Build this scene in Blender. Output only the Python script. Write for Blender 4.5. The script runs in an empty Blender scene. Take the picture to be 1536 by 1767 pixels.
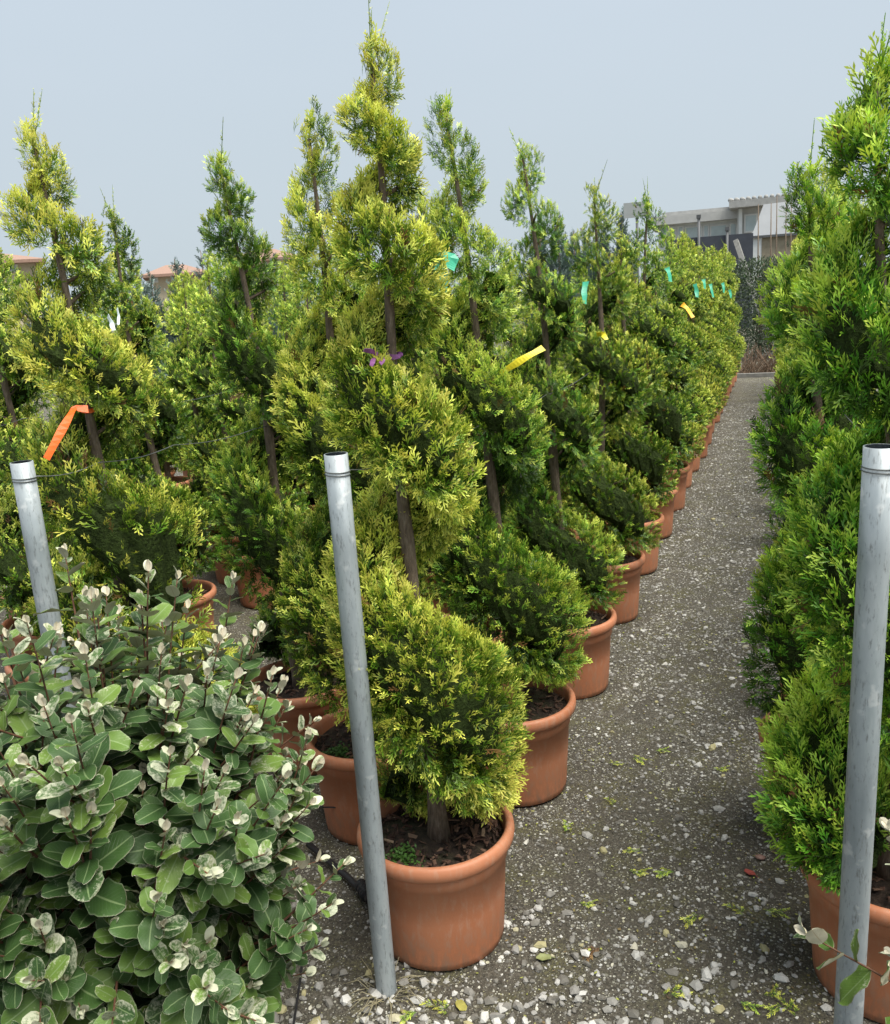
import bpy, math, random
import numpy as np
from mathutils import Matrix, Vector

# ------------------------------------------------------------------ camera, sky, sun, exposure
scene = bpy.context.scene
col = scene.collection
IMG_W, IMG_H, FPX = 1536.0, 1767.0, 1540.0
CAM = np.array([0.0, 0.0, 1.70])
_p, _r, _y = math.radians(13.5), math.radians(4.0), math.radians(21.0)
FWD = np.array([-math.sin(_y)*math.cos(_p), math.cos(_y)*math.cos(_p), -math.sin(_p)])
_rt = np.array([math.cos(_y), math.sin(_y), 0.0]); _up = np.cross(_rt, FWD)
RGT = _rt*math.cos(_r) - _up*math.sin(_r)
UPV = _up*math.cos(_r) + _rt*math.sin(_r)
cd = bpy.data.cameras.new('camera'); cam = bpy.data.objects.new('camera', cd); col.objects.link(cam)
cd.sensor_fit = 'HORIZONTAL'; cd.sensor_width = 36.0; cd.lens = 36.0*FPX/IMG_W
cd.clip_start = 0.02; cd.clip_end = 3000
m = Matrix.Identity(4)
for i in range(3):
    m[i][0], m[i][1], m[i][2], m[i][3] = RGT[i], UPV[i], -FWD[i], CAM[i]
cam.matrix_world = m
scene.camera = cam

SUN_EL = math.radians(66)
_ts = np.array([0.93, 0.36, 0])*0.86 + np.array([0.36, -0.93, 0])*0.5      # to the right and a little behind the viewer
SUN_AZ = math.atan2(_ts[0], _ts[1])
w = bpy.data.worlds.new('World'); scene.world = w; w.use_nodes = True
nt = w.node_tree; nt.nodes.clear()
sky = nt.nodes.new('ShaderNodeTexSky'); sky.sky_type = 'NISHITA'; sky.sun_disc = False
sky.sun_elevation = SUN_EL; sky.sun_rotation = SUN_AZ
sky.air_density = 1.0; sky.dust_density = 3.0; sky.ozone_density = 1.5
sc_ = nt.nodes.new('ShaderNodeVectorMath'); sc_.operation = 'SCALE'; sc_.inputs['Scale'].default_value = 0.10
nt.links.new(sky.outputs[0], sc_.inputs[0])
tcw = nt.nodes.new('ShaderNodeTexCoord')
nzw = nt.nodes.new('ShaderNodeTexNoise'); nzw.inputs['Scale'].default_value = 1.6; nzw.inputs['Detail'].default_value = 3
mpw = nt.nodes.new('ShaderNodeMapping'); mpw.inputs['Scale'].default_value = (1, 1, 3.0)
nt.links.new(tcw.outputs['Generated'], mpw.inputs[0]); nt.links.new(mpw.outputs[0], nzw.inputs['Vector'])
crw = nt.nodes.new('ShaderNodeValToRGB')
crw.color_ramp.elements[0].position = 0.3; crw.color_ramp.elements[0].color = (0.575, 0.675, 0.765, 1)
crw.color_ramp.elements[1].position = 0.7; crw.color_ramp.elements[1].color = (0.625, 0.715, 0.815, 1)
nt.links.new(nzw.outputs['Fac'], crw.inputs[0])
szw = nt.nodes.new('ShaderNodeSeparateXYZ'); nt.links.new(tcw.outputs['Generated'], szw.inputs[0])
hzw = nt.nodes.new('ShaderNodeMapRange'); hzw.inputs['From Min'].default_value = 0.0; hzw.inputs['From Max'].default_value = 0.38
nt.links.new(szw.outputs[2], hzw.inputs['Value'])
mhw = nt.nodes.new('ShaderNodeMix'); mhw.data_type = 'RGBA'; mhw.inputs['A'].default_value = (0.568, 0.650, 0.702, 1)
nt.links.new(hzw.outputs[0], mhw.inputs['Factor']); nt.links.new(crw.outputs[0], mhw.inputs['B'])
mxw = nt.nodes.new('ShaderNodeMix'); mxw.data_type = 'RGBA'; mxw.inputs['Factor'].default_value = 0.93
nt.links.new(sc_.outputs[0], mxw.inputs['A']); nt.links.new(mhw.outputs['Result'], mxw.inputs['B'])
bg = nt.nodes.new('ShaderNodeBackground'); bg.inputs['Strength'].default_value = 0.52
nt.links.new(mxw.outputs['Result'], bg.inputs['Color'])
ow = nt.nodes.new('ShaderNodeOutputWorld'); nt.links.new(bg.outputs[0], ow.inputs[0])

sd = bpy.data.lights.new('sun', 'SUN'); sd.energy = 3.6; sd.angle = math.radians(50); sd.color = (1.0, 0.95, 0.86)
so = bpy.data.objects.new('sun', sd); col.objects.link(so)
tosun = Vector((math.cos(SUN_EL)*math.sin(SUN_AZ), math.cos(SUN_EL)*math.cos(SUN_AZ), math.sin(SUN_EL)))
so.rotation_euler = tosun.to_track_quat('Z', 'Y').to_euler(); so.location = (3, -3, 6)
scene.view_settings.view_transform = 'Standard'; scene.view_settings.look = 'None'
scene.view_settings.exposure = 1.02; scene.view_settings.gamma = 1.0
scene.cycles.max_bounces = 6; scene.cycles.transparent_max_bounces = 8

# ------------------------------------------------------------------ helpers
rng = np.random.default_rng(7)
TAU = 2*math.pi

def tag(o, label=None, cat=None, group=None, kind=None):
    if label: o['label'] = label
    if cat: o['category'] = cat
    if group: o['group'] = group
    if kind: o['kind'] = kind
    return o

def empty(name, loc, rz=0.0):
    o = bpy.data.objects.new(name, None); col.objects.link(o)
    o.empty_display_size = 0.1; o.location = loc; o.rotation_euler = (0, 0, rz); return o

def make_mesh(name, verts, faces, mats, smooth=False, matidx=None, colattr=None, uv=None):
    """faces: (n,4) or (n,3) int array, or list of such arrays / list of lists"""
    me = bpy.data.meshes.new(name)
    verts = np.asarray(verts, dtype=np.float32)
    if isinstance(faces, np.ndarray):
        faces = [faces]
    if isinstance(faces, list) and len(faces) and not isinstance(faces[0], np.ndarray):
        me.from_pydata([tuple(map(float, v)) for v in verts], [], [tuple(f) for f in faces])
    else:
        faces = [f for f in faces if len(f)]
        loops = np.concatenate([f.reshape(-1) for f in faces]).astype(np.int32)
        tot = np.concatenate([np.full(len(f), f.shape[1]) for f in faces]).astype(np.int32)
        st = np.concatenate([[0], np.cumsum(tot)[:-1]]).astype(np.int32)
        me.vertices.add(len(verts)); me.vertices.foreach_set('co', verts.reshape(-1))
        me.loops.add(len(loops)); me.loops.foreach_set('vertex_index', loops)
        me.polygons.add(len(tot)); me.polygons.foreach_set('loop_start', st); me.polygons.foreach_set('loop_total', tot)
    me.update(calc_edges=True)
    for mt in (mats if isinstance(mats, (list, tuple)) else [mats]): me.materials.append(mt)
    n = len(me.polygons)
    me.polygons.foreach_set('use_smooth', np.full(n, bool(smooth)))
    if matidx is not None: me.polygons.foreach_set('material_index', np.asarray(matidx, dtype=np.int32))
    if colattr is not None:
        a = me.attributes.new('leafdata', 'FLOAT_COLOR', 'POINT')
        a.data.foreach_set('color', np.asarray(colattr, dtype=np.float32).reshape(-1))
    if uv is not None:
        a = me.attributes.new('leafuv', 'FLOAT2', 'POINT')
        a.data.foreach_set('vector', np.asarray(uv, dtype=np.float32).reshape(-1))
    me.update()
    return me

def obj(name, me, parent=None, loc=None):
    o = bpy.data.objects.new(name, me); col.objects.link(o)
    if parent is not None: o.parent = parent
    if loc is not None: o.location = loc
    return o

def unit(v):
    v = np.asarray(v, float); return v/np.maximum(np.linalg.norm(v, axis=-1, keepdims=True), 1e-9)

def ray(x, y):
    v = FWD + (x-IMG_W/2)/FPX*RGT - (y-IMG_H/2)/FPX*UPV; return v
def at_depth(x, y, d): return CAM + ray(x, y)*d
def at_z(x, y, z):
    v = ray(x, y); return CAM + v*((z-CAM[2])/v[2])
def at_y(x, y, Y):
    v = ray(x, y); return CAM + v*(Y/v[1])
def project(P):
    d = np.asarray(P, float)-CAM; z = d@FWD
    return np.stack([IMG_W/2+FPX*(d@RGT)/z, IMG_H/2-FPX*(d@UPV)/z], -1), z

def lathe(prof, n=48):
    prof = np.asarray(prof, float); k = len(prof)
    a = np.arange(n)*TAU/n
    V = np.stack([np.outer(prof[:, 0], np.cos(a)), np.outer(prof[:, 0], np.sin(a)), np.repeat(prof[:, 1:2], n, 1)], -1).reshape(-1, 3)
    F = []
    for i in range(k-1):
        j = np.arange(n); j2 = (j+1) % n
        F.append(np.stack([i*n+j, i*n+j2, (i+1)*n+j2, (i+1)*n+j], -1))
    return V, np.concatenate(F)

def tube(pts, radii, n=8, cap=True):
    pts = np.asarray(pts, float); k = len(pts); radii = np.broadcast_to(np.asarray(radii, float), (k,))
    t = unit(np.gradient(pts, axis=0))
    ref = np.array([0, 0, 1.0]) if abs(t[0, 2]) < .9 else np.array([1.0, 0, 0])
    u = unit(np.cross(t[0], ref)); V = []
    for i in range(k):
        u = unit(u - t[i]*(u@t[i])); v = np.cross(t[i], u)
        a = np.arange(n)*TAU/n
        V.append(pts[i]+radii[i]*(np.outer(np.cos(a), u)+np.outer(np.sin(a), v)))
    V = np.concatenate(V); F = []
    for i in range(k-1):
        j = np.arange(n); j2 = (j+1) % n
        F.append(np.stack([i*n+j, i*n+j2, (i+1)*n+j2, (i+1)*n+j], -1))
    F = np.concatenate(F)
    if cap:
        V = np.concatenate([V, pts[:1], pts[-1:]]); c0, c1 = k*n, k*n+1
        j = np.arange(n); j2 = (j+1) % n
        F = [F, np.concatenate([np.stack([j2, j, np.full(n, c0)], -1), np.stack([(k-1)*n+j, (k-1)*n+j2, np.full(n, c1)], -1)])]
    else: F = [F]
    return V, F

def merge(parts):
    """parts: list of (V, F or [F..]) -> V, [quads, tris]"""
    Vs, Q, T, off = [], [], [], 0
    for V, F in parts:
        V = np.asarray(V, float)
        for f in (F if isinstance(F, list) else [F]):
            f = np.asarray(f)
            (Q if f.shape[1] == 4 else T).append(f+off)
        Vs.append(V); off += len(V)
    out = []
    if Q: out.append(np.concatenate(Q))
    if T: out.append(np.concatenate(T))
    return np.concatenate(Vs), out

def box(c, s, R=None):
    c = np.asarray(c, float); s = np.asarray(s, float)/2
    V = np.array([[x, y, z] for x in (-1, 1) for y in (-1, 1) for z in (-1, 1)], float)*s
    if R is not None: V = V@np.asarray(R).T
    F = np.array([[0, 1, 3, 2], [4, 6, 7, 5], [0, 4, 5, 1], [2, 3, 7, 6], [0, 2, 6, 4], [1, 5, 7, 3]])
    return V+c, F

def smoothnoise(P, seed=0, freq=1.0, k=7):
    r = np.random.default_rng(seed); P = np.asarray(P, float); o = np.zeros(len(P))
    for _ in range(k):
        d = unit(r.normal(size=3))*freq*r.uniform(.6, 1.7); o += np.sin(P@d+r.uniform(0, TAU))
    return o/k*1.6

# ------------------------------------------------------------------ materials
def newmat(name):
    mt = bpy.data.materials.new(name); mt.use_nodes = True
    nt = mt.node_tree; return mt, nt, nt.nodes, nt.links, nt.nodes['Principled BSDF'], nt.nodes['Material Output']

def ramp(N, L, src, stops):
    r = N.new('ShaderNodeValToRGB'); e = r.color_ramp.elements
    while len(e) < len(stops): e.new(0.5)
    for i, (p, c) in enumerate(stops):
        e[i].position = p; e[i].color = (*c, 1) if len(c) == 3 else c
    L.new(src, r.inputs[0]); return r.outputs[0]

def noise(N, L, scale, detail=4, rough=.55, vec=None, stretch=None):
    n = N.new('ShaderNodeTexNoise'); n.inputs['Scale'].default_value = scale
    n.inputs['Detail'].default_value = detail; n.inputs['Roughness'].default_value = rough
    if vec is not None:
        if stretch is not None:
            mp = N.new('ShaderNodeMapping'); mp.inputs['Scale'].default_value = stretch
            L.new(vec, mp.inputs[0]); vec = mp.outputs[0]
        L.new(vec, n.inputs['Vector'])
    return n.outputs['Fac']

def mixc(N, L, fac, a, b, mode='MIX'):
    m = N.new('ShaderNodeMix'); m.data_type = 'RGBA'; m.blend_type = mode
    for s, v in (('Factor', fac), ('A', a), ('B', b)):
        i = [q for q in m.inputs if q.name == s and q.enabled][0]
        if hasattr(v, 'is_linked') or hasattr(v, 'links'): L.new(v, i)
        else: i.default_value = (*v, 1) if isinstance(v, tuple) and len(v) == 3 else v
    return m.outputs['Result']

def math_(N, L, op, a, b=None, clamp=False):
    m = N.new('ShaderNodeMath'); m.operation = op; m.use_clamp = clamp
    for i, v in enumerate((a, b)):
        if v is None: continue
        if hasattr(v, 'links'): L.new(v, m.inputs[i])
        else: m.inputs[i].default_value = v
    return m.outputs[0]

def bump(N, L, h, strength, dist, bs):
    b = N.new('ShaderNodeBump'); b.inputs['Strength'].default_value = strength; b.inputs['Distance'].default_value = dist
    L.new(h, b.inputs['Height']); L.new(b.outputs[0], bs.inputs['Normal'])

def conifer_mat(name, base, mid, tip, rand_hue=True, trans=.22):
    mt, nt, N, L, bs, out = newmat(name)
    at = N.new('ShaderNodeAttribute'); at.attribute_name = 'leafdata'
    sp = N.new('ShaderNodeSeparateColor'); L.new(at.outputs['Color'], sp.inputs[0])
    t, youth, rnd = sp.outputs[0], sp.outputs[1], sp.outputs[2]
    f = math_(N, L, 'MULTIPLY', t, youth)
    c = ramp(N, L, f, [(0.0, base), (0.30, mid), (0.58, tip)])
    h = N.new('ShaderNodeHueSaturation')
    oi = N.new('ShaderNodeObjectInfo')
    hv = math_(N, L, 'ADD', math_(N, L, 'MULTIPLY', rnd, 0.035), 0.4825)
    hv = math_(N, L, 'ADD', hv, math_(N, L, 'MULTIPLY', math_(N, L, 'SUBTRACT', oi.outputs['Random'], .5), 0.014))
    L.new(hv, h.inputs['Hue'])
    L.new(math_(N, L, 'ADD', math_(N, L, 'MULTIPLY', rnd, 0.5), 0.75), h.inputs['Value'])
    L.new(c, h.inputs['Color'])
    brown = math_(N, L, 'GREATER_THAN', rnd, 0.985)
    cc = mixc(N, L, brown, h.outputs[0], (0.16, 0.085, 0.03))
    L.new(cc, bs.inputs['Base Color'])
    bs.inputs['Roughness'].default_value = 0.42; bs.inputs['Specular IOR Level'].default_value = 0.4
    tr = N.new('ShaderNodeBsdfTranslucent'); L.new(mixc(N, L, 0.5, cc, (1.0, 1.0, .3), 'MULTIPLY'), tr.inputs['Color'])
    ms = N.new('ShaderNodeMixShader'); ms.inputs[0].default_value = trans
    L.new(bs.outputs[0], ms.inputs[1]); L.new(tr.outputs[0], ms.inputs[2]); L.new(ms.outputs[0], out.inputs['Surface'])
    return mt

M = {}
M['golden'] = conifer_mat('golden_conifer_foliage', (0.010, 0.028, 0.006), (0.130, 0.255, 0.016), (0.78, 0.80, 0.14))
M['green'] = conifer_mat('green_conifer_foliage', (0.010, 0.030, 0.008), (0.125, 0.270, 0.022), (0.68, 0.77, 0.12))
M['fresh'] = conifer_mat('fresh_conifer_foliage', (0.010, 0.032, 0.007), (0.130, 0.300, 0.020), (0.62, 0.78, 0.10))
M['glaucous'] = conifer_mat('glaucous_conifer_foliage', (0.06, 0.10, 0.085), (0.13, 0.19, 0.165), (0.22, 0.29, 0.26), trans=.1)
M['darkleaf'] = conifer_mat('dark_bush_foliage', (0.020, 0.036, 0.018), (0.045, 0.075, 0.032), (0.12, 0.155, 0.09), trans=.1)

mt, nt, N, L, bs, out = newmat('shade_core'); M['inner'] = mt  # crown core filler: the shade between sprays is put into its dark colour
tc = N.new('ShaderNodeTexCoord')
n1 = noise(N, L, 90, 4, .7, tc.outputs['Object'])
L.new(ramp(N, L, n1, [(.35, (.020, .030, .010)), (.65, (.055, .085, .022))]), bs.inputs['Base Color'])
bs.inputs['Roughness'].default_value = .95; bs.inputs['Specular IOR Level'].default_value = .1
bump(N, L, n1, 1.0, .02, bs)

mt, nt, N, L, bs, out = newmat('bark'); M['bark'] = mt
tc = N.new('ShaderNodeTexCoord')
n1 = noise(N, L, 40, 6, .7, tc.outputs['Object'], (3, 3, .7)); n2 = noise(N, L, 9, 3, .5, tc.outputs['Object'])
c1 = ramp(N, L, n1, [(.3, (.055, .036, .026)), (.5, (.15, .10, .072)), (.72, (.30, .235, .18))])
L.new(mixc(N, L, math_(N, L, 'MULTIPLY', n2, .4), c1, (.10, .11, .07)), bs.inputs['Base Color'])
bs.inputs['Roughness'].default_value = .9; bump(N, L, n1, .8, .006, bs)

mt, nt, N, L, bs, out = newmat('terracotta_plastic'); M['pot'] = mt
tc = N.new('ShaderNodeTexCoord'); oi = N.new('ShaderNodeObjectInfo')
gp = N.new('ShaderNodeNewGeometry')
n1 = noise(N, L, 5, 5, .6, gp.outputs['Position'], (1, 1, .5)); n2 = noise(N, L, 60, 5, .7, gp.outputs['Position'], (1, 1, .35)); n3 = noise(N, L, 330, 2, .5, tc.outputs['Object'])
c1 = ramp(N, L, n1, [(.3, (.44, .165, .080)), (.7, (.52, .215, .115))])
sz = N.new('ShaderNodeSeparateXYZ'); L.new(gp.outputs['Position'], sz.inputs[0])
dirt = math_(N, L, 'SUBTRACT', 1.0, math_(N, L, 'MULTIPLY', sz.outputs[2], 7.5), True)
dirt = math_(N, L, 'MULTIPLY', dirt, ramp(N, L, n2, [(.38, (0, 0, 0)), (.62, (1, 1, 1))]))
dust = math_(N, L, 'MULTIPLY', ramp(N, L, n2, [(.48, (0, 0, 0)), (.72, (1, 1, 1))]), .42)
c2 = mixc(N, L, dust, c1, (.50, .36, .27))
c3 = mixc(N, L, math_(N, L, 'MULTIPLY', dirt, .6), c2, (.13, .085, .055))
hs = N.new('ShaderNodeHueSaturation'); L.new(c3, hs.inputs['Color'])
L.new(math_(N, L, 'ADD', math_(N, L, 'MULTIPLY', oi.outputs['Random'], .18), .90), hs.inputs['Value'])
L.new(hs.outputs[0], bs.inputs['Base Color'])
L.new(ramp(N, L, n2, [(.3, (.42,)*3), (.7, (.62,)*3)]), bs.inputs['Roughness']); bs.inputs['Specular IOR Level'].default_value = .35
bump(N, L, n3, .12, .002, bs)

mt, nt, N, L, bs, out = newmat('potting_soil'); M['soil'] = mt
tc = N.new('ShaderNodeTexCoord')
n1 = noise(N, L, 55, 6, .7, tc.outputs['Object']); n2 = noise(N, L, 7, 3, .5, tc.outputs['Object'])
c1 = ramp(N, L, n1, [(.3, (.014, .010, .008)), (.55, (.05, .032, .022)), (.75, (.12, .08, .055))])
L.new(mixc(N, L, ramp(N, L, n2, [(.5, (0, 0, 0)), (.72, (.5,)*3)]), c1, (.05, .075, .02)), bs.inputs['Base Color'])
bs.inputs['Roughness'].default_value = .92; bump(N, L, n1, 1.0, .012, bs)

mt, nt, N, L, bs, out = newmat('bark_chip'); M['chip'] = mt
at = N.new('ShaderNodeAttribute'); at.attribute_name = 'leafdata'
sp = N.new('ShaderNodeSeparateColor'); L.new(at.outputs['Color'], sp.inputs[0])
L.new(ramp(N, L, sp.outputs[0], [(0, (.025, .014, .010)), (.5, (.10, .05, .033)), (.82, (.19, .115, .075)), (1, (.34, .25, .17))]), bs.inputs['Base Color'])
bs.inputs['Roughness'].default_value = .85

mt, nt, N, L, bs, out = newmat('galvanised_steel'); M['galv'] = mt
tc = N.new('ShaderNodeTexCoord')
n1 = noise(N, L, 10, 5, .65, tc.outputs['Object'], (1, 1, .22)); n2 = noise(N, L, 130, 4, .7, tc.outputs['Object'], (1, 1, .25)); n3 = noise(N, L, 28, 3, .5, tc.outputs['Object'])
c1 = ramp(N, L, n1, [(.28, (.20, .235, .255)), (.5, (.31, .35, .37)), (.72, (.47, .51, .525))])
c2 = mixc(N, L, ramp(N, L, n2, [(.54, (0, 0, 0)), (.70, (.85,)*3)]), c1, (.13, .14, .14))
c3 = mixc(N, L, ramp(N, L, n3, [(.62, (0, 0, 0)), (.70, (.5,)*3)]), c2, (.55, .57, .57))
L.new(c3, bs.inputs['Base Color']); bs.inputs['Metallic'].default_value = .15
L.new(ramp(N, L, n3, [(.3, (.38,)*3), (.7, (.58,)*3)]), bs.inputs['Roughness']); bump(N, L, n2, .15, .002, bs)

def plain(name, c, rough=.6, metal=0.0, scale=40, amp=.25, spec=.4):
    mt, nt, N, L, bs, out = newmat(name)
    tc = N.new('ShaderNodeTexCoord'); n1 = noise(N, L, scale, 5, .6, tc.outputs['Object'])
    a = tuple(x*(1-amp) for x in c); b = tuple(min(1, x*(1+amp)) for x in c)
    L.new(ramp(N, L, n1, [(.3, a), (.7, b)]), bs.inputs['Base Color'])
    bs.inputs['Roughness'].default_value = rough; bs.inputs['Metallic'].default_value = metal
    bs.inputs['Specular IOR Level'].default_value = spec; bump(N, L, n1, .15, .004, bs); return mt
M['wire'] = plain('wire_steel', (.16, .17, .17), .5, .6)
M['black'] = plain('black_plastic', (.018, .018, .02), .45)
M['stem'] = plain('reddish_twig', (.105, .048, .026), .8, scale=60, amp=.4)
M['weed'] = plain('weed_leaf', (.07, .16, .03), .5, scale=30)
for nme, c in dict(green=(.04, .33, .20), yellow=(.72, .62, .03), orange=(.78, .13, .015), purple=(.20, .07, .21), amber=(.80, .42, .02), white=(.62, .70, .72)).items():
    M['rib_'+nme] = plain('ribbon_'+nme, c, .4, scale=90, amp=.15)

def leaf_mat(name, under):
    mt, nt, N, L, bs, out = newmat(name)
    at = N.new('ShaderNodeAttribute'); at.attribute_name = 'leafdata'
    sp = N.new('ShaderNodeSeparateColor'); L.new(at.outputs['Color'], sp.inputs[0])
    young, rnd = sp.outputs[0], sp.outputs[1]
    uv = N.new('ShaderNodeAttribute'); uv.attribute_name = 'leafuv'
    sx = N.new('ShaderNodeSeparateXYZ'); L.new(uv.outputs['Vector'], sx.inputs[0])
    ax = math_(N, L, 'ABSOLUTE', sx.outputs[0])
    gp = N.new('ShaderNodeNewGeometry')
    n1 = noise(N, L, 210, 5, .7, gp.outputs['Position']); n2 = noise(N, L, 38, 4, .6, gp.outputs['Position'])
    rib = ramp(N, L, ax, [(.03, (1, 1, 1)), (.075, (0, 0, 0))])
    # side veins: stripes slanting away from the midrib
    vv = math_(N, L, 'FRACT', math_(N, L, 'MULTIPLY', math_(N, L, 'SUBTRACT', sx.outputs[1], math_(N, L, 'MULTIPLY', ax, .38)), 9.0))
    vein = ramp(N, L, math_(N, L, 'ABSOLUTE', math_(N, L, 'SUBTRACT', vv, .5)), [(.02, (1, 1, 1)), (.12, (0, 0, 0))])
    if not under:
        g = ramp(N, L, rnd, [(0, (.024, .060, .017)), (.4, (.050, .110, .026)), (.75, (.095, .180, .034)), (1, (.17, .27, .045))])
        g = mixc(N, L, math_(N, L, 'MULTIPLY', n2, .35), g, (.05, .085, .035))
        g = mixc(N, L, math_(N, L, 'MULTIPLY', vein, .10), g, (.15, .23, .12))
        g = mixc(N, L, math_(N, L, 'MULTIPLY', rib, .65), g, (.24, .33, .15))
        # silvery scales that wear off from the middle outwards as the leaf ages
        sc = math_(N, L, 'ADD', math_(N, L, 'MULTIPLY', young, 1.35), math_(N, L, 'MULTIPLY', math_(N, L, 'SUBTRACT', n1, .5), 1.3))
        sc = math_(N, L, 'ADD', sc, math_(N, L, 'MULTIPLY', math_(N, L, 'SUBTRACT', n2, .5), 1.1))
        sc = math_(N, L, 'ADD', sc, math_(N, L, 'MULTIPLY', ax, .28))
        f = ramp(N, L, sc, [(.42, (0, 0, 0)), (.80, (.88,)*3)])
        silver = mixc(N, L, rnd, (.50, .53, .38), (.66, .65, .50))
        c = mixc(N, L, f, g, silver)
        edge = ramp(N, L, ax, [(.90, (0, 0, 0)), (.99, (.4,)*3)])
        c = mixc(N, L, edge, c, (.30, .36, .22))
        tanb = math_(N, L, 'MULTIPLY', ramp(N, L, sx.outputs[1], [(.02, (1, 1, 1)), (.2, (0, 0, 0))]), young)
        c = mixc(N, L, tanb, c, (.34, .20, .09))
        bs.inputs['Roughness'].default_value = .32
        L.new(ramp(N, L, n2, [(.3, (.36,)*3), (.7, (.58,)*3)]), bs.inputs['Roughness'])
        bs.inputs['Specular IOR Level'].default_value = .32
    else:
        c = mixc(N, L, math_(N, L, 'MULTIPLY', n1, .7), (.62, .58, .46), (.48, .42, .29))
        c = mixc(N, L, math_(N, L, 'MULTIPLY', rib, .5), c, (.40, .27, .14))
        bs.inputs['Roughness'].default_value = .65
    L.new(c, bs.inputs['Base Color'])
    hh = math_(N, L, 'ADD', math_(N, L, 'MULTIPLY', vein, -.25), math_(N, L, 'MULTIPLY', n2, 1.0))
    bump(N, L, hh, .35, .004, bs)
    tr = N.new('ShaderNodeBsdfTranslucent'); L.new(mixc(N, L, 1.0, c, (.9, 1.0, .5), 'MULTIPLY'), tr.inputs['Color'])
    ms = N.new('ShaderNodeMixShader'); ms.inputs[0].default_value = .12
    L.new(bs.outputs[0], ms.inputs[1]); L.new(tr.outputs[0], ms.inputs[2]); L.new(ms.outputs[0], out.inputs['Surface'])
    return mt
M['leaf_top'] = leaf_mat('silverberry_leaf_upper', False)
M['leaf_under'] = leaf_mat('silverberry_leaf_under', True)

# ------------------------------------------------------------------ ground
mt, nt, N, L, bs, out = newmat('gravelly_soil'); M['ground'] = mt
gp = N.new('ShaderNodeNewGeometry'); P = gp.outputs['Position']
n_big = noise(N, L, .9, 4, .6, P); n_mid = noise(N, L, 7, 5, .65, P); n_fine = noise(N, L, 120, 5, .75, P)
soil = ramp(N, L, n_fine, [(.32, (.026, .022, .016)), (.52, (.075, .066, .049)), (.72, (.20, .18, .14))])
soil = mixc(N, L, math_(N, L, 'MULTIPLY', ramp(N, L, n_big, [(.45, (0, 0, 0)), (.7, (1, 1, 1))]), .55), soil, (.060, .050, .034))
def pebbles(scale, thr, seedoff):
    mp = N.new('ShaderNodeMapping'); mp.inputs['Location'].default_value = (seedoff, seedoff*1.7, 0); L.new(P, mp.inputs[0])
    v = N.new('ShaderNodeTexVoronoi'); v.inputs['Scale'].default_value = scale; L.new(mp.outputs[0], v.inputs['Vector'])
    s = N.new('ShaderNodeSeparateColor'); L.new(v.outputs['Color'], s.inputs[0])
    rad = math_(N, L, 'MULTIPLY', math_(N, L, 'ADD', math_(N, L, 'MULTIPLY', s.outputs[1], .8), .4), .42)
    ins = math_(N, L, 'SMOOTH_MIN', 1.0, math_(N, L, 'MULTIPLY', math_(N, L, 'SUBTRACT', rad, v.outputs['Distance']), 9.0), True)
    keep = math_(N, L, 'GREATER_THAN', s.outputs[0], thr)
    f = math_(N, L, 'MULTIPLY', math_(N, L, 'MAXIMUM', ins, 0.0), keep)
    c = ramp(N, L, s.outputs[2], [(0, (.06, .055, .04)), (.40, (.145, .136, .104)), (.70, (.32, .31, .25)), (.93, (.62, .61, .53)), (1, (.40, .38, .14))])
    return f, c
c = soil; hsum = n_fine
for scl, thr, so_ in ((170, .22, 0.0), (100, .36, 3.1), (60, .60, 7.7)):
    f, pc = pebbles(scl, thr, so_); c = mixc(N, L, f, c, pc)
    hsum = math_(N, L, 'ADD', hsum, math_(N, L, 'MULTIPLY', f, 60.0/scl))
moss = math_(N, L, 'MULTIPLY', ramp(N, L, n_mid, [(.48, (0, 0, 0)), (.66, (1, 1, 1))]), ramp(N, L, n_fine, [(.42, (0, 0, 0)), (.6, (.75,)*3)]))
c = mixc(N, L, moss, c, (.115, .11, .03))
L.new(c, bs.inputs['Base Color'])
L.new(ramp(N, L, n_mid, [(.3, (.55,)*3), (.7, (.9,)*3)]), bs.inputs['Roughness'])
bump(N, L, hsum, .9, .008, bs)

def ground_height(x, y):
    return (.006*np.sin(3.1*x+1.3*y)+.005*np.sin(5.7*y-2.2*x+1)+.004*np.sin(11*x+7*y))*np.exp(-((x*x+y*y)/140.0))
xs = np.concatenate([[-900, -300, -120, -60, -30, -16], np.arange(-10, 6.01, .12), [9, 16, 30, 60, 120, 300, 900]])
ys = np.concatenate([[-900, -200, -40, -12, -5], np.arange(-1.6, 19.01, .12), [24, 32, 45, 70, 120, 300, 900, 1600]])
GX, GY = np.meshgrid(xs, ys, indexing='ij')
V = np.stack([GX, GY, ground_height(GX, GY)], -1).reshape(-1, 3)
nx, ny = len(xs), len(ys)
I, J = np.meshgrid(np.arange(nx-1), np.arange(ny-1), indexing='ij')
a = (I*ny+J).reshape(-1)
F = np.stack([a, a+ny, a+ny+1, a+1], -1)
g = obj('ground', make_mesh('ground', V, F, M['ground'], smooth=True)); tag(g, kind='structure')
tag(g, 'dark gravelly soil path and nursery ground')

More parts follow.
